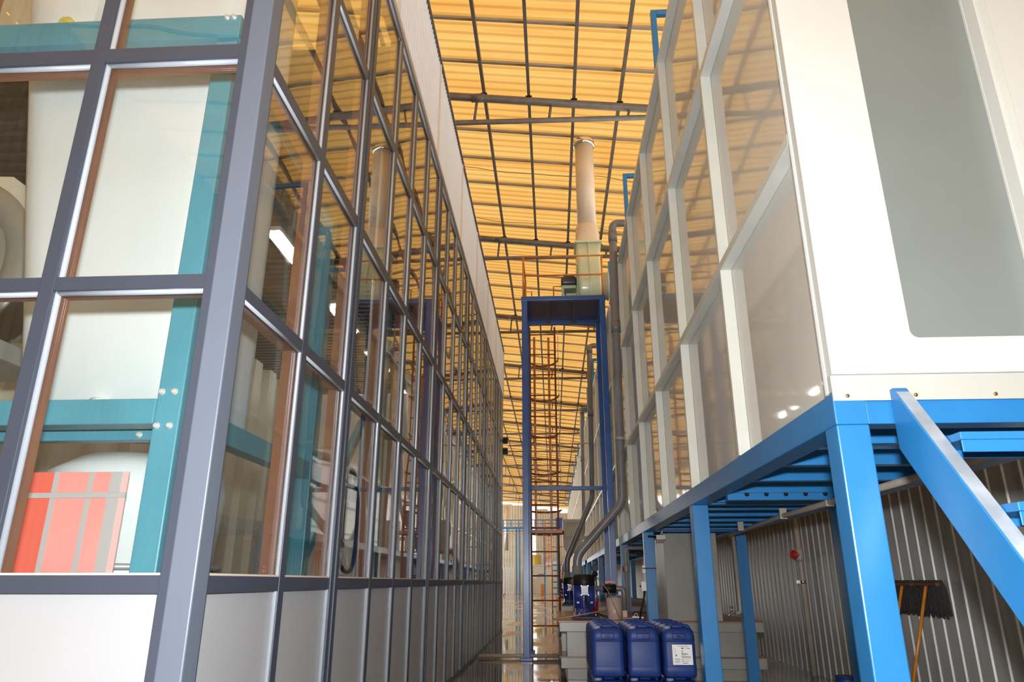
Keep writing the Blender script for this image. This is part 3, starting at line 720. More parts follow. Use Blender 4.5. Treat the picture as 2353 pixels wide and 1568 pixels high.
# ------------------------------------------------------------------ pumps
for k, (px, py, lab) in enumerate(((0.41, 10.2, 'nearest blue vertical pump with black cap on the near sump tank'), (0.345, 16.0, 'second blue pump with black cap, on the sump farther back'), (0.30, 22.8, 'third blue pump, half hidden behind the ladder rail'))):
    z0 = 0.687
    t = thing('sump_pump', lab, 'pump', (px, py, z0), 'blue pumps on the sumps')
    MB().box(px - 0.17, px + 0.19, py - 0.16, py + 0.18, z0, z0 + 0.035).build('base_plate', 'black', t, 0.005)
    MB().lathe((px, py, z0), [(0.155, 0.035), (0.155, 0.06), (0.128, 0.07), (0.128, 0.12), (0.120, 0.13)], 24).build('flange', 'pump', t)
    m2 = MB().lathe((px, py, z0), [(0.118, 0.12), (0.128, 0.13), (0.128, 0.42), (0.12, 0.43)], 28)
    for i in range(30):
        a = 2 * PI * i / 30; c_, s_ = math.cos(a), math.sin(a)
        m2.bar((px + 0.134 * c_, py + 0.134 * s_, z0 + 0.14), (px + 0.134 * c_, py + 0.134 * s_, z0 + 0.42), 0.006, 0.02, (c_, s_, 0))
    m2.build('motor_body', 'pump', t)
    MB().lathe((px, py, z0), [(0.142, 0.415), (0.145, 0.425), (0.145, 0.53), (0.12, 0.56), (0.03, 0.563)], 28).build('fan_cover', 'black', t)
    tb = MB().box(px - 0.055, px + 0.055, py - 0.19, py - 0.125, z0 + 0.29, z0 + 0.425).build('terminal_box', 'pump', t, 0.01)
    MB().box(px - 0.04, px + 0.04, py - 0.194, py - 0.1905, z0 + 0.335, z0 + 0.39).build('rating_plate', 'label', tb)
    for sx in (-1, 1):
        for zz in (0.30, 0.415): MB().lathe((px + sx * 0.046, py - 0.19, z0 + zz), [(0.007, 0), (0.006, -0.006)], 8, 'Y').build('screw', 'chrome', tb)
    for sx in (-1, 1): MB().box(px + sx * 0.09 - 0.02, px + sx * 0.09 + 0.02, py - 0.145, py - 0.11, z0 + 0.19, z0 + 0.22).build('lug', 'pump', t, 0.004)
    for sx, sy in ((-1, -1), (1, -1), (1, 1), (-1, 1)):
        MB().lathe((px + sx * 0.14, py + sy * 0.13, z0 + 0.035), [(0.016, 0), (0.016, 0.02), (0.01, 0.035)], 8).build('bolt', 'chrome', t)
    if k == 0:
        tag(MB().tube(fillet([(px + 0.01, py - 0.16, z0 + 0.285), (px + 0.01, py - 0.2, z0 + 0.20), (px + 0.10, py - 0.22, z0 + 0.10), (px + 0.25, py - 0.2, z0 + 0.03), (px + 0.5, py - 0.25, z0 + 0.02)], 0.1, 6), 0.014, 8).build('pump_cable', 'black'),
            'thick black cable curving down from the nearest pump', 'cable')
    else:
        tag(MB().tube(fillet([(px + 0.01, py - 0.16, z0 + 0.285), (px + 0.01, py - 0.2, z0 + 0.1), (px + 0.3, py - 0.2, z0 + 0.02)], 0.1, 6), 0.014, 8).build('pump_cable', 'black'),
            'black cable of the %s pump down the aisle' % ('second' if k == 1 else 'third'), 'cable')

# ------------------------------------------------------------------ large grey return pipes
for k, (Y, xv, lab) in enumerate(((10.45, 1.06, 'nearest fat grey pipe hooked over the tank rim, slanting down to the near pump'), (16.35, 0.96, 'second fat grey pipe, slanting down to the farther pump'), (22.9, 1.02, 'third fat grey pipe hooked over the tank rim, farthest back'))):
    t = thing('return_pipe', lab, 'pipe', (xv, Y, 0.69), 'fat grey return pipes')
    r = 0.062
    zt = 6.70 if k == 0 else 6.55
    xb = 0.335 if k == 0 else (0.30 if k == 1 else 0.3)
    xm = xv - 0.06
    zk, ze = ((2.22, 1.50), (2.95, 1.62), (2.6, 1.6))[k]
    path = fillet([(1.33, Y, 6.25), (1.33, Y, zt), (xv, Y, zt), (xm, Y, zk), (xb, Y, ze), (xb, Y, 0.69)], 0.11, 7)
    MB().tube(path, r, 20).build('pipe_run', 'pvc', t)
    MB().lathe((xb, Y, 0), [(r + 0.012, 1.10), (r + 0.032, 1.11), (r + 0.032, 1.18), (r + 0.012, 1.19), (r + 0.012, 1.36), (r, 1.365)], 20).build('union_nut', 'pvc', t)
    for za in (6.45, 4.9):
        xa = xv - 0.06 * (zt - za) / (zt - zk); MB().lathe((xa, Y, za), [(r + 0.01, -0.09), (r + 0.01, 0.09)], 20).build('coupling', 'pvc', t)
    zc = 3.15; xa = xv - 0.06 * (zt - zc) / (zt - zk)
    MB().lathe((xa, Y, zc), [(r + 0.008, -0.02), (r + 0.008, 0.02)], 20).box(xa, 1.10, Y - 0.02, Y + 0.02, zc - 0.02, zc + 0.02).build('pipe_clip', 'pvcl', t)

dl = thing('discharge_pipe', 'short grey pipe with red ball valve beside the nearest pump', 'pipe', (0.8, 10.25, 0.69))
MB().tube(fillet([(0.54, 10.25, 1.065), (0.945, 10.25, 1.065), (0.945, 10.25, 0.69)], 0.05, 6), 0.036, 14).build('pipe_run', 'pvc', dl)
vb = MB().lathe((0.755, 10.25, 1.065), [(0.046, -0.09), (0.056, -0.085), (0.056, 0.085), (0.046, 0.09)], 18, 'X').build('valve_body', 'black', dl)
MB().tube([(0.755, 10.25, 1.10), (0.755, 10.25, 1.14)], 0.014, 8).bar((0.70, 10.25, 1.15), (0.83, 10.25, 1.15), 0.035, 0.026).build('valve_handle', 'red', dl)
MB().tube([(0.74, 10.25, 1.03), (0.73, 10.25, 0.69)], 0.008, 6).tube([(0.79, 10.25, 1.03), (0.80, 10.25, 0.69)], 0.008, 6).build('support_rod', 'chrome', dl)
bk = MB()
bk.lathe((0.79, 9.95, 0.687), [(0.088, 0), (0.092, 0.005), (0.102, 0.265), (0.096, 0.265), (0.086, 0.02)], 28)
tag(bk.build('plastic_bucket', 'bucket'), 'pinkish translucent open container beside the nearest pump', 'bucket')
tag(MB().box(0.885, 0.945, 9.9, 9.96, 0.687, 0.80).build('plastic_offcut', 'bucket', None, 0.003), 'small pale plastic block beside the pinkish container', 'block')
cu = MB().lathe((0.565, 10.32, 0.687), [(0.03, 0), (0.032, 0.21), (0.045, 0.212), (0.045, 0.225), (0.02, 0.226)], 16)
tag(cu.build('red_bottle', 'red'), 'tall red plastic bottle tucked behind the nearest pump', 'bottle')
tag(MB().tube([(0.0, 9.75, 0.695), (0.68, 9.95, 0.80)], 0.010, 8).build('wooden_stick', 'stick'), 'thin bare wooden stick lying across the near sump cover', 'stick')
tag(MB().tube([(0.57, 10.02, 1.22), (0.70, 9.84, 1.05), (0.84, 9.80, 0.70)], 0.006, 6).build('thin_rod', 'stick'), 'thin pale rod leaning from the pump cap into the container', 'rod')
ga = thing('pressure_gauge', 'round black pressure gauge standing on a stem behind the pumps', 'gauge', (0.62, 11.2, 0.69))
MB().lathe((0.62, 11.2, 1.345), [(0.05, 0.02), (0.052, 0.0), (0.052, -0.02), (0.045, -0.024)], 20, 'Y').build('dial_case', 'black', ga)
MB().tube([(0.62, 11.2, 0.687), (0.62, 11.2, 1.2)], 0.010, 8).build('stem', 'chrome', ga)
MB().lathe((0.62, 11.2, 1.19), [(0.025, 0.03), (0.04, 0.06), (0.04, 0.09), (0.02, 0.11)], 14).build('fitting', 'black', ga)
cbx = thing('cardboard_tray', 'flat cardboard tray with white and blue bits behind the jugs', 'tray', (1.1, 9.75, 0.69))
MB().box(0.86, 1.10, 9.66, 9.95, 0.687, 0.72).build('tray_base', 'card', cbx, 0.003)
MB().bar((0.98, 9.64, 0.735), (1.12, 9.645, 0.725), 0.02, 0.02).build('white_strip', 'label', cbx)
MB().bar((0.99, 9.632, 0.715), (1.11, 9.637, 0.708), 0.006, 0.02).build('blue_strip', 'navy', cbx)
MB().tube([(1.03 + 0.02 * math.cos(t * PI / 6), 9.66, 0.755 + 0.02 * math.sin(t * PI / 6)) for t in range(12)], 0.004, 6, closed=True).build('white_ring', 'label', cbx)

# switch boxes on the blue leg
sw = thing('switch_box', 'lower larger white switch box on the blue leg behind the jugs', 'switch box', (1.12, 9.42, 1.10), 'white switch boxes')
MB().box(1.085, 1.149, 9.39, 9.47, 1.045, 1.155).build('box_body', 'label', sw, 0.004)
MB().lathe((1.085, 9.43, 1.10), [(0.012, 0), (0.012, -0.012), (0.006, -0.016)], 10, 'X').build('toggle', 'black', sw)
sw2 = thing('switch_box', 'upper small white box strapped to the blue leg with black tape', 'switch box', (1.12, 9.42, 1.30), 'white switch boxes')
MB().box(1.112, 1.149, 9.39, 9.46, 1.255, 1.348).build('box_body', 'label', sw2, 0.004)
MB().box(1.108, 1.284, 9.386, 9.398, 1.305, 1.318).build('tape', 'black', sw2)
tag(MB().tube(fillet([(1.125, 9.42, 1.045), (1.11, 9.40, 0.95), (1.06, 9.36, 0.82), (1.055, 9.5, 0.69)], 0.1, 6), 0.012, 8).build('power_cable', 'black'), 'black cable hanging from the lower white switch box', 'cable')
jb = thing('junction_box', 'small silver junction box beside the top of the blue leg', 'junction box', (1.36, 9.40, 1.69))
MB().box(1.30, 1.42, 9.36, 9.398, 1.655, 1.715).build('box_body', 'steel', jb, 0.004)
MB().tube(fillet([(1.36, 9.37, 1.715), (1.39, 9.36, 1.76), (1.33, 9.5, 1.76)], 0.03, 4), 0.012, 8).build('flexible_conduit', 'steel', jb)
MB().tube([(1.30, 9.37, 1.69), (1.20, 9.34, 1.695)], 0.013, 8).build('cable_stub', 'black', jb)
MB().box(1.30, 1.40, 9.40, 9.5, 1.62, 1.654).build('red_spacer', 'sumptop', jb)

# ------------------------------------------------------------------ blue jerrycans
JW, JD = 0.272, 0.265


def make_jug(x, y, z):
    t = thing('jerrycan', '', 'jerrycan', (x, y, z), 'blue jerrycans')
    prof = [(0.0, 0.90, 0.90, 0.03), (0.018, 0.98, 0.98, 0.035), (0.05, 1.0, 1.0, 0.04), (0.085, 1.0, 1.0, 0.04), (0.088, 0.985, 0.985, 0.04), (0.095, 0.985, 0.985, 0.04), (0.262, 0.985, 0.985, 0.04), (0.268, 0.97, 0.97, 0.04),
            (0.274, 0.975, 0.975, 0.04), (0.280, 1.0, 1.0, 0.04), (0.325, 0.985, 0.985, 0.045), (0.352, 0.955, 0.95, 0.05), (0.368, 0.88, 0.86, 0.05), (0.374, 0.72, 0.70, 0.05)]
    MB().loft([rrect(x, y, JW * a, JD * b, r, z + h) for h, a, b, r in prof]).build('can_body', 'jug', t)
    hd = MB()
    hd.loft([rrect(x + 0.01, y, 0.10, 0.045, 0.015, z + 0.374), rrect(x + 0.01, y, 0.10, 0.042, 0.015, z + 0.392), rrect(x + 0.01, y, 0.08, 0.036, 0.012, z + 0.401)])
    hd.tube(fillet([(x - 0.09, y, z + 0.366), (x - 0.075, y, z + 0.393), (x + 0.10, y, z + 0.393), (x + 0.115, y, z + 0.366)], 0.03, 5), 0.013, 10)
    hd.build('handle', 'jug', t)
    MB().lathe((x - 0.085, y - 0.06, z), [(0.033, 0.366), (0.033, 0.388), (0.028, 0.393)], 18).build('cap', 'cap', t)
    # embossed frame on the shoulder
    fr = MB(); yf = y - JD / 2 * 0.99; a0, a1, c0, c1 = x - 0.052, x + 0.052, z + 0.292, z + 0.338
    for q in (((a0, yf - 0.0005, c0), (a1, yf - 0.0005, c0)), ((a0, yf + 0.001, c1), (a1, yf + 0.001, c1)), ((a0, yf - 0.0005, c0), (a0, yf + 0.001, c1)), ((a1, yf - 0.0005, c0), (a1, yf + 0.001, c1))):
        fr.bar(q[0], q[1], 0.004, 0.004)
    fr.build('embossed_frame', 'jugdark', t)
    return t


def emboss(t, txt, size):
    cu = bpy.data.curves.new('volume_mark', 'FONT'); cu.body = txt; cu.size = size; cu.extrude = 0.0012; cu.align_x = 'CENTER'; cu.align_y = 'CENTER'
    cu.materials.append(M['jugdark']); tmp = bpy.data.objects.new('mark_text', cu)
    o = bpy.data.objects.new('volume_mark', bpy.data.meshes.new_from_object(tmp)); bpy.data.objects.remove(tmp); C.objects.link(o); o.parent = t
    o.location = (0, -JD / 2 * 0.99 - 0.0005, 0.314); o.rotation_euler = (R(88), 0, 0)
    return o


def copy_thing(src, loc, label):
    r = src.copy(); C.objects.link(r); r.location = loc; r['label'] = label
    for ch in list(src.children):
        c = ch.copy(); C.objects.link(c); c.parent = r
    return r


jx = [0.445, 0.745, 1.04]
proto = None
cn = ['left', 'middle', 'right']
rn = ['front', 'second', 'third', 'fourth']
for tier in (1, 0):
    for r_ in range(4):
        for c_ in range(3):
            x = jx[c_]; y = 6.635 + 0.285 * r_; z = 0.402 * tier
            lab = 'blue jerrycan in the %s tier, %s row, %s column of the stack' % ('upper' if tier else 'lower', rn[r_], cn[c_])
            if proto is None:
                proto = make_jug(x, y, z); proto['label'] = lab; j = proto
            else:
                j = copy_thing(proto, (x, y, z), lab)
            if r_ == 0: j['_front'] = 1
            if tier and r_ == 0:
                j['label'] = ['blue jerrycan embossed 25L at the front left of the upper tier', 'blue jerrycan with a small round mark at the front middle of the upper tier', 'blue jerrycan with a white printed label, front right of the upper tier'][c_]
for o in [o for o in C.objects if o.get('_front')]:
    x = o.location.x; up = o.location.z > 0.2
    if abs(x - jx[1]) < 0.01: emboss(o, '2', 0.026)
    else: emboss(o, '25L', 0.034)
    if up and abs(x - jx[2]) < 0.01:
        yl = o.location.y - JD / 2 * 0.985; X0 = x - 0.062
        lb = MB().box(X0, X0 + 0.165, yl - 0.0025, yl + 0.0005, 0.402 + 0.098, 0.402 + 0.252).build('paper_label', 'label', o)
        ink = MB(); zt = 0.402 + 0.252
        def line(u0, u1, v, h=0.0025): ink.box(X0 + u0, X0 + u1, yl - 0.0034, yl - 0.0026, zt - v - h, zt - v)
        for i in range(8): line(0.050 + i * 0.011, 0.056 + i * 0.011, 0.010, 0.005)
        line(0.075, 0.093, 0.023, 0.009); line(0.122, 0.145, 0.026, 0.004); line(0.108, 0.112, 0.022, 0.008)
        for i in range(5): line(0.010, 0.014, 0.026 + 0.011 * i, 0.002); line(0.020, 0.027 + 0.004 * (i > 1), 0.026 + 0.011 * i, 0.002)
        for v in (0.046, 0.062, 0.085, 0.112, 0.124): line(0.074, 0.086, v, 0.004)
        for v, e in ((0.052, 0.095), (0.067, 0.12), (0.070, 0.132), (0.074, 0.126), (0.078, 0.115), (0.087, 0.140), (0.092, 0.150), (0.096, 0.152), (0.1, 0.148), (0.114, 0.142), (0.126, 0.132)): line(0.088 if v in (0.087, 0.114, 0.126) else 0.074, e, v, 0.0018)
        for v, e in ((0.106, 0.06), (0.112, 0.062), (0.118, 0.060), (0.126, 0.055), (0.132, 0.066), (0.139, 0.050)): line(0.016, e, v, 0.0018)
        line(0.080, 0.125, 0.140, 0.004)
        ink.build('lettering', 'ink', lb)
        MB().lathe((X0 + 0.030, yl - 0.0025, zt - 0.083), [(0.007, 0), (0.007, -0.001)], 12, 'Y').build('green_mark', 'green', lb)

# ------------------------------------------------------------------ mops leaning on the wall
for k, (my, lab) in enumerate(((6.90, 'dark mop head up on an orange handle, the nearer of two by the wall'), (7.36, 'dark mop mostly hidden behind the blue corner leg'))):
    t = thing('mop', lab, 'mop', (3.2, my, 0), 'mops against the corrugated wall')
    top = Vector((3.33, my + 0.02, 1.13)); foot = Vector((3.02, my + 0.12, 0.0))
    MB().tube([foot, top], 0.0135, 10).build('mop_handle', 'wood', t)
    MB().bar(top + Vector((0, -0.20, 0.0)), top + Vector((0, 0.20, 0.0)), 0.035, 0.03).build('head_bar', 'mopbar', t, 0.004)
    rnd = random.Random(k + 5); mb = MB()
    for i in range(150):
        yv = -0.22 + 0.44 * rnd.random(); dx = 0.022 + 0.03 * rnd.random(); L_ = 0.25 + 0.05 * rnd.random()
        pts = [top + Vector((-0.012, yv * 0.92, 0.016))]
        pts.append(top + Vector((dx * 0.8, yv * 0.95, 0.034 - 0.01 * rnd.random())))
        for q in range(1, 6):
            f = q / 5; pts.append(top + Vector((min(dx * 1.2, 0.06) + 0.004 * math.sin(q * 2.1 + i), yv * (1 + 0.12 * f) + 0.008 * math.sin(q * 1.9 + i), 0.02 - L_ * f)))
        mb.tube(pts, 0.0065, 5)
    o = mb.build('mop_yarn', 'mop', t); o['kind'] = 'stuff'
dr = thing('blue_drum', 'top of a small blue drum on the floor beside the blue legs', 'drum', (2.92, 8.0, 0))
MB().lathe((2.93, 8.05, 0), [(0.10, 0), (0.105, 0.02), (0.105, 0.22), (0.095, 0.245), (0.02, 0.25)], 24).build('drum_body', 'jug', dr)
MB().lathe((2.93, 8.05, 0), [(0.1, 0.235), (0.109, 0.238), (0.109, 0.252), (0.09, 0.256)], 24).build('drum_lid', 'jug', dr)

# ================================================================== LADDER TOWER
tw = thing('access_tower', 'dark blue steel tower with a platform at the top in mid aisle', 'tower', (0.25, 12.5, 0))
TX0, TX1, TY0, TY1, TZ = -0.485, 1.01, 11.9, 13.2, 5.94
for x in (TX0, TX1 - 0.10):
    for y in (TY0, TY1 - 0.1):
        zf = 0.687 if (x > 0.5 and y < 12.5) else 0.0
        MB().box(x, x + 0.10, y, y + 0.10, zf + 0.01, (TZ + 0.019) if y < 12.5 else (TZ - 0.001)).build('post', 'navy', tw, 0.006)
        MB().box(x - 0.05, x + 0.15, y - 0.05, y + 0.15, zf, zf + 0.05).build('base_plate', 'navy', tw, 0.008)
MB().box(TX0 - 0.01, TX1 + 0.01, TY0, TY0 + 0.09, TZ + 0.02, TZ + 0.10).box(TX0 - 0.01, TX1 + 0.01, TY1 - 0.09, TY1, TZ, TZ + 0.10).box(TX0 - 0.01, TX0 + 0.08, TY0 + 0.09, TY1 - 0.09, TZ, TZ + 0.10).box(TX1 - 0.08, TX1 + 0.01, TY0 + 0.09, TY1 - 0.09, TZ, TZ + 0.10).build('ring_beam', 'navy', tw, 0.005)
MB().box(TX0 + 0.08, TX1 - 0.08, TY0 + 0.09, TY1 - 0.09, TZ + 0.075, TZ + 0.099).build('deck_plate', 'deck', tw)
for x in (-0.02, 0.47): MB().box(x - 0.03, x + 0.03, TY0 + 0.091, TY1 - 0.091, TZ + 0.005, TZ + 0.074).build('deck_joist', 'deck', tw)
MB().box(TX0 + 0.101, TX1 - 0.101, TY1 - 0.085, TY1 - 0.015, 2.73, 2.80).build('tie_bar', 'navy', tw, 0.004)
MB().box(TX1 - 0.02, TX1 + 0.02, TY0 + 0.09, TY1 - 0.1, 2.73, 2.80).build('tie_bar', 'navy', tw, 0.004)
MB().bar((TX1 + 0.0, TY1 - 0.3, TZ + 0.1), (TX1 + 0.12, TY1 - 0.2, TZ + 0.7), 0.05, 0.05).build('corner_brace', 'blue', tw, 0.004)
# guard rail
gr = thing('guard_rail', 'orange tubular guard rail around the tower platform', 'railing', (0.25, 12.5, TZ + 0.1))
b = TZ + 0.102
for (x, y) in ((TX0 + 0.03, TY0 + 0.04), (TX1 - 0.03, TY0 + 0.04), (TX0 + 0.03, TY1 - 0.05)):
    MB().tube([(x, y, b), (x, y, b + 0.80)], 0.017, 10).build('rail_post', 'orange', gr)
for zz in (0.80, 0.42):
    MB().tube([(TX0 + 0.03, TY1 - 0.05, b + zz), (TX0 + 0.03, TY0 + 0.04, b + zz), (TX1 - 0.03, TY0 + 0.04, b + zz)], 0.015, 10).build('rail_bar', 'orange', gr)
MB().tube([(TX0 + 0.02, TY1 - 0.4, b), (TX0 + 0.02, TY1 - 0.4, b + 0.46), (TX0 + 0.16, TY1 - 0.4, b + 0.46), (TX0 + 0.16, TY1 - 0.4, b)], 0.013, 8).build('grab_loop', 'orange', gr)
MB().tube([(0.10, TY1 - 0.4, b), (0.10, TY1 - 0.4, b + 0.56), (0.26, TY1 - 0.4, b + 0.56)], 0.013, 8).build('grab_loop', 'orange', gr)
# caged ladder
ld = thing('caged_ladder', 'orange caged ladder climbing the back of the blue tower', 'ladder', (-0.14, 13.3, 0))
LX0, LX1, LY = -0.385, 0.105, 13.27
for x in (LX0, LX1): MB().tube([(x, LY, 0), (x, LY, 5.93)], 0.019, 10).build('ladder_rail', 'rust', ld)
z = 0.43
while z < 5.9:
    MB().tube([(LX0, LY, z), (LX1, LY, z)], 0.013, 8).build('rung', 'rust', ld); z += 0.4115
cx = (LX0 + LX1) / 2
def hoop(z, r, t=0.035):
    pts = [Vector((cx + (r + 0.04) * math.cos(PI * i / 18), LY + 0.02 + 0.56 * math.sin(PI * i / 18), z)) for i in range(19)]
    mb = MB()
    inner = [Vector((p.x, p.y, p.z)) for p in pts]
    for a, c2 in zip(pts[:-1], pts[1:]): mb.bar(a, c2, 0.012, t)
    return mb
for i, z in enumerate((5.30, 4.57, 3.84, 3.11, 2.40)): hoop(z, 0.27).build('cage_hoop', 'rust', ld)
hoop(2.01, 0.31, 0.07).box(LX0 - 0.05, LX1 + 0.07, LY - 0.02, LY + 0.02, 1.985, 2.045).build('cage_hoop', 'rust', ld)
for a in (67, 123):
    x = cx + 0.31 * math.cos(R(a)); y = LY + 0.02 + 0.56 * math.sin(R(a)); MB().bar((x, y, 1.98), (x, y, 5.9), 0.045, 0.008, (0, 1, 0)).build('cage_bar', 'orange', ld)
tag(MB().tube([(0.17, 13.55, 5.95), (0.165, 13.55, 4.2), (0.17, 13.55, 2.75)], 0.007, 6).build('hanging_rope', 'label'), 'thin pale rope hanging down beside the caged ladder', 'rope')
# exhaust fan and stack
ef = thing('exhaust_fan', 'pale green fibreglass exhaust fan standing on the tower platform', 'fan', (0.75, 12.5, b))
fx0, fx1 = 0.56, 0.985
MB().loft([rrect((fx0 + fx1) / 2, 12.55, fx1 - fx0, 0.9, 0.06, b + 0.0), rrect((fx0 + fx1) / 2, 12.55, fx1 - fx0, 0.98, 0.06, b + 0.45), rrect((fx0 + fx1) / 2, 12.55, fx1 - fx0, 0.85, 0.06, b + 0.8), rrect((fx0 + fx1) / 2, 12.55, fx1 - fx0 + 0.02, 0.55, 0.06, b + 1.02), rrect((fx0 + fx1) / 2, 12.55, fx1 - fx0 + 0.04, 0.50, 0.05, b + 1.24)]).build('scroll_housing', 'frp', ef)
MB().box(fx0 - 0.045, fx1 + 0.045, 12.26, 12.84, b + 1.24, b + 1.275).build('outlet_flange', 'frp', ef, 0.004)
MB().box(fx0 - 0.03, fx0 - 0.001, 12.2, 12.9, b, b + 0.75).box(fx1 + 0.001, fx1 + 0.03, 12.2, 12.9, b, b + 0.75).build('side_plate', 'frpg', ef, 0.004)
MB().tube([((fx0 + fx1) / 2, 12.06, b + 0.45), ((fx0 + fx1) / 2, 12.10, b + 0.8), ((fx0 + fx1) / 2, 12.26, b + 1.02), ((fx0 + fx1) / 2, 12.28, b + 1.24)], 0.012, 8).tube([((fx0 + fx1) / 2, 12.09, b), ((fx0 + fx1) / 2, 12.06, b + 0.45)], 0.012, 8).build('moulded_seam', 'frp', ef)
MB().lathe((fx1 + 0.03, 12.5, b + 0.42), [(0.26, 0), (0.26, 0.10), (0.28, 0.10), (0.28, 0.12)], 28, 'X').build('inlet_ring', 'stack', ef)
mo = MB().lathe((0.24, 12.4, b + 0.47), [(0.05, 0), (0.11, 0.01), (0.115, 0.03), (0.115, 0.26), (0.09, 0.29)], 24, 'X')
for i in range(16):
    a = 2 * PI * i / 16; mo.bar((0.29, 12.4 + 0.118 * math.cos(a), b + 0.47 + 0.118 * math.sin(a)), (0.50, 12.4 + 0.118 * math.cos(a), b + 0.47 + 0.118 * math.sin(a)), 0.006, 0.014, (0, math.cos(a), math.sin(a)))
mo.build('motor', 'motorgrey', ef)
MB().box(0.25, 0.52, 12.25, 12.55, b + 0.29, b + 0.35).box(0.25, 0.29, 12.25, 12.55, b, b + 0.29).box(0.33, 0.52, 12.28, 12.32, b + 0.12, b + 0.2).build('motor_stand', 'frpg', ef, 0.004)
es = thing('exhaust_stack', 'tall cream exhaust stack rising from the green fan to the roof', 'duct', (0.77, 12.55, b + 1.28))
sx = 0.775
def sqring(hw, hd, z, n=24):
    out = []
    for i in range(n):
        a = 2 * PI * (i + 0.5) / n; c_, s_ = math.cos(a), math.sin(a); q = 1 / max(abs(c_), abs(s_)); out.append((sx + hw * c_ * q, 12.55 + hd * s_ * q, z))
    return out
def circ(r, z, n=24): return [(sx + r * math.cos(2 * PI * (i + 0.5) / n), 12.55 + r * math.sin(2 * PI * (i + 0.5) / n), z) for i in range(n)]
zb = b + 1.276
MB().loft([sqring(0.225, 0.25, zb), sqring(0.225, 0.25, zb + 0.02), circ(0.225, zb + 0.34), circ(0.222, zb + 0.40), circ(0.185, zb + 0.46)]).build('transition', 'stack', es)
MB().lathe((sx, 12.55, 0), [(0.185, zb + 0.42), (0.185, 9.70)], 32).build('stack_pipe', 'stack', es)
MB().lathe((sx, 12.55, 0), [(0.19, 9.56), (0.215, 9.57), (0.215, 9.68), (0.19, 9.7)], 32).build('collar', 'chrome', es)

# ================================================================== MID DISTANCE
kb = thing('control_cabinet', 'cream grey box with two recessed doors fixed to the tank side', 'cabinet', (0.5, 20.3, 1.95))
MB().prism([(0.275, 20.05, 2.78), (0.275, 20.05, 2.05), (0.36, 20.05, 1.90), (0.80, 20.05, 1.90), (0.80, 20.05, 2.78)], (0, 0.5, 0)).build('cabinet_body', 'box', kb, 0.006)
for z0, z1 in ((2.36, 2.70), (1.96, 2.33)):
    m_ = MB().box(0.345, 0.74, 20.0, 20.049, z1 - 0.012, z1 + 0.012).box(0.345, 0.74, 20.0, 20.049, z0 - 0.012, z0 + 0.012)
    m_.box(0.335, 0.36, 20.0, 20.049, z0, z1).box(0.72, 0.745, 20.0, 20.049, z0, z1).build('door_frame', 'box', kb)
MB().box(0.80, 1.223, 20.3, 20.4, 2.25, 2.35).build('bracket', 'box', kb)
fl = thing('flood_light', 'small black floodlight pair at the far end of the glass wall', 'lamp', (-1.18, 18.5, 4.5))
for z0 in (4.30, 4.58): MB().box(-1.262, -1.13, 18.35, 18.5, z0, z0 + 0.15).build('lamp_head', 'black', fl, 0.01)
MB().tube([(-1.13, 18.42, 4.52), (1.06, 18.9, 4.66)], 0.018, 8).build('supply_conduit', 'pvcl', fl)
tag(MB().tube([(-1.2, 12.2, 0.045), (0.05, 12.24, 0.045)], 0.03, 10).build('floor_pipe', 'pvcl'), 'grey pipe lying across the wet floor at the tower foot', 'pipe')

# far blue stair beside the tanks
fs = thing('far_stair', 'small blue stair with orange handrail down the aisle past the pumps', 'stair', (0.2, 30, 0))
for i in range(8):
    MB().box(-0.02, 0.62, 30.0 + 0.22 * i, 30.25 + 0.22 * i, 0.20 + 0.23 * i, 0.25 + 0.23 * i).build('tread', 'blue', fs)
for x in (-0.05, 0.63): MB().bar((x, 29.9, 0.05), (x, 31.8, 2.0), 0.04, 0.16).build('stringer', 'blue', fs)
for x in (-0.06,):
    for y in (29.9, 31.0): MB().tube([(x, y, 0), (x, y, 3.3)], 0.02, 8).build('handrail_post', 'orange', fs)
    for zz in (2.5, 3.2): MB().tube([(x, 29.9, zz), (0.9, 29.9, zz)], 0.018, 8).build('handrail', 'orange', fs)
fl2 = thing('far_ladder', 'distant orange caged ladder hanging from the blue mezzanine', 'ladder', (-0.45, 73.7, 2.4))
for x in (-0.78, -0.14): MB().tube([(x, 73.935, 2.3), (x, 73.935, 7.1)], 0.04, 8).build('ladder_rail', 'orange', fl2)
for i in range(11): MB().tube([(-0.78, 73.935, 2.6 + 0.42 * i), (-0.14, 73.935, 2.6 + 0.42 * i)], 0.03, 6).build('rung', 'orange', fl2)
for i in range(5):
    MB().tube([(-0.46 + 0.42 * math.cos(PI * q / 8), 73.935 - 0.7 * math.sin(PI * q / 8), 2.7 + 0.9 * i) for q in range(9)], 0.03, 6).build('cage_hoop', 'orange', fl2)
MB().tube([(-0.46, 73.15, 2.4), (-0.46, 73.15, 6.4)], 0.03, 6).build('cage_bar', 'orange', fl2)
# far mezzanine
mz = thing('mezzanine', 'blue steel mezzanine with railing across the far end of the hall', 'platform', (-2, 74, 0))
MB().box(-7, 2.6, 74, 74.2, 6.22, 6.42).box(-7, 2.6, 74.05, 74.15, 5.98, 6.06).build('edge_beam', 'blue', mz)
MB().box(-7, 2.6, 74, 77, 6.42, 6.46).build('deck', 'steel', mz)
MB().tube([(-7, 74.1, 7.1), (2.6, 74.1, 7.1)], 0.05, 8).build('handrail', 'blue', mz)
MB().tube([(-7, 74.1, 6.75), (2.6, 74.1, 6.75)], 0.03, 8).build('handrail', 'blue', mz)
MB().box(-7, 2.6, 73.98, 74.0, 5.76, 5.81).build('orange_strip', 'orange', mz)
for i in range(12): MB().tube([(-6.6 + 0.8 * i, 74.1, 6.46), (-6.6 + 0.8 * i, 74.1, 7.1)], 0.04, 8).build('rail_post', 'blue', mz)
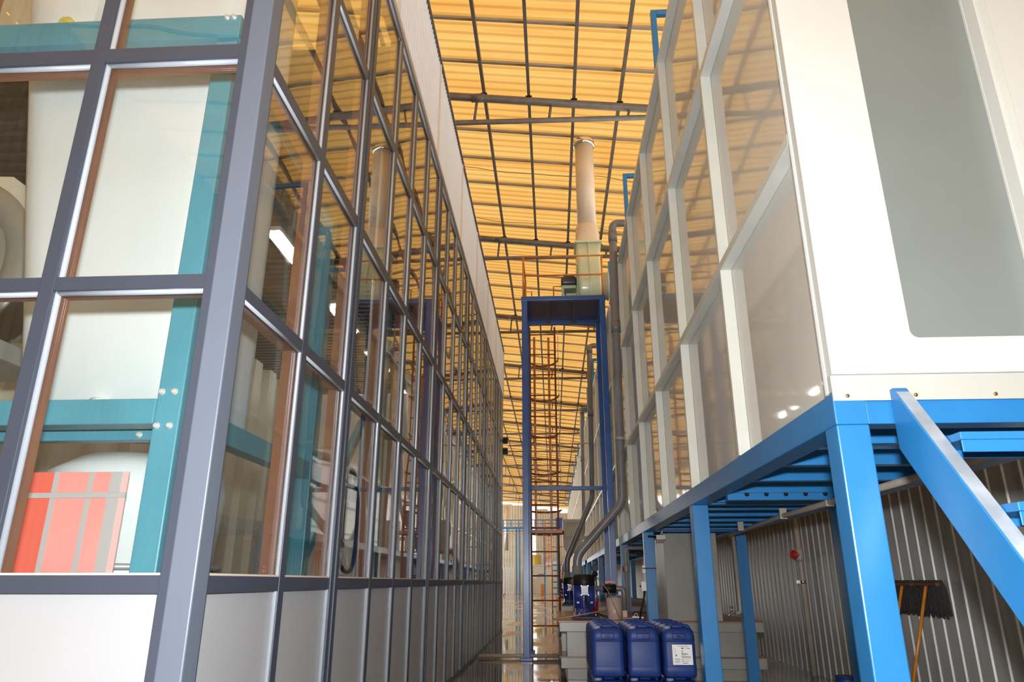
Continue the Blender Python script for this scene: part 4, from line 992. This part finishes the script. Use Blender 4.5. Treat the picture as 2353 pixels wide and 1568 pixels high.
for x in (-3.65, -3.35, -0.85, 0.45): MB().box(x - 0.07, x + 0.07, 74.15, 74.29, 0, 6.21).build('column', 'blue', mz)
MB().box(0.35, 1.0, 73.9, 74.0, 5.7, 7.3).build('blue_panel', 'navy', mz)
# far rooms
rm = thing('site_room', 'cream panelled room at the far end behind the tower', 'room', (-1.2, 78, 0))
MB().box(-2.6, 0.35, 77.5, 81, 0, 2.75).build('room_body', 'room', rm)
MB().box(-2.7, 0.45, 77.4, 81, 2.75, 2.85).build('room_roof', 'label', rm)
MB().box(-1.6, -0.95, 77.46, 77.49, 1.85, 1.93).build('blue_sign', 'blue', rm)
MB().box(-2.25, -1.75, 77.46, 77.49, 1.45, 1.9).build('notice_board', 'label', rm)
MB().box(-0.4, -0.1, 77.46, 77.49, 1.35, 1.75).build('notice_board', 'label', rm)
tag(MB().box(-3.35, -2.75, 77.6, 80, 0, 2.75).build('white_partition', 'room'), 'cream partition panel left of the far room', 'partition')
tag(MB().box(-0.9, 0.35, 78.2, 80.5, 2.86, 3.2).build('white_box', 'label'), 'low white box on top of the far room', 'box')
yt = MB().lathe((-1.95, 79, 0), [(0.6, 2.86), (0.62, 3.0), (0.62, 3.7), (0.66, 3.72), (0.66, 3.85), (0.4, 3.9)], 20)
for i in range(8): yt.box(-1.97 + 0.62 * math.cos(i * PI / 4), -1.93 + 0.62 * math.cos(i * PI / 4), 78.98 + 0.62 * math.sin(i * PI / 4), 79.02 + 0.62 * math.sin(i * PI / 4), 2.9, 3.7)
tag(yt.build('yellow_vat', 'yellow'), 'yellow round vat on top of the far room', 'vat')
tag(MB().box(-1.26, -0.9, 74.8, 75.1, 0, 0.95).build('orange_bin', 'orange', None, 0.03), 'orange bin standing in front of the far room', 'bin')
tag(MB().tube([(-4.75, 75.5, 4.2), (-4.75, 75.5, 8.6)], [0.22, 0.22], 14).build('silver_duct', 'duct'), 'silver vertical duct against the far end wall', 'duct')
mb = MB()
rk = thing('metal_sheets', 'upright silver metal sheets stacked at the far left', 'sheets', (-4.6, 74, 0))
for i in range(8): MB().box(-5.2 + 0.16 * i, -5.09 + 0.16 * i, 74.5, 75.6, 0, 2.45 + 0.08 * (i % 2)).build('sheet_panel', 'duct', rk)
rkk = thing('trolley_rack', 'grey wheeled rack beside the far end of the glass wall', 'rack', (-4.3, 64, 0))
for x in (-4.9, -4.55, -4.2):
    MB().box(x - 0.04, x + 0.04, 64, 64.08, 0.1, 1.9 if x < -4.5 else 1.4).build('upright', 'steel', rkk)
MB().box(-4.95, -4.15, 64, 64.6, 0.12, 0.2).build('rack_base', 'steel', rkk)
for x in (-4.8, -4.25): MB().lathe((x, 64.1, 0.07), [(0.07, -0.02), (0.07, 0.02)], 12, 'X').build('caster', 'black', rkk)
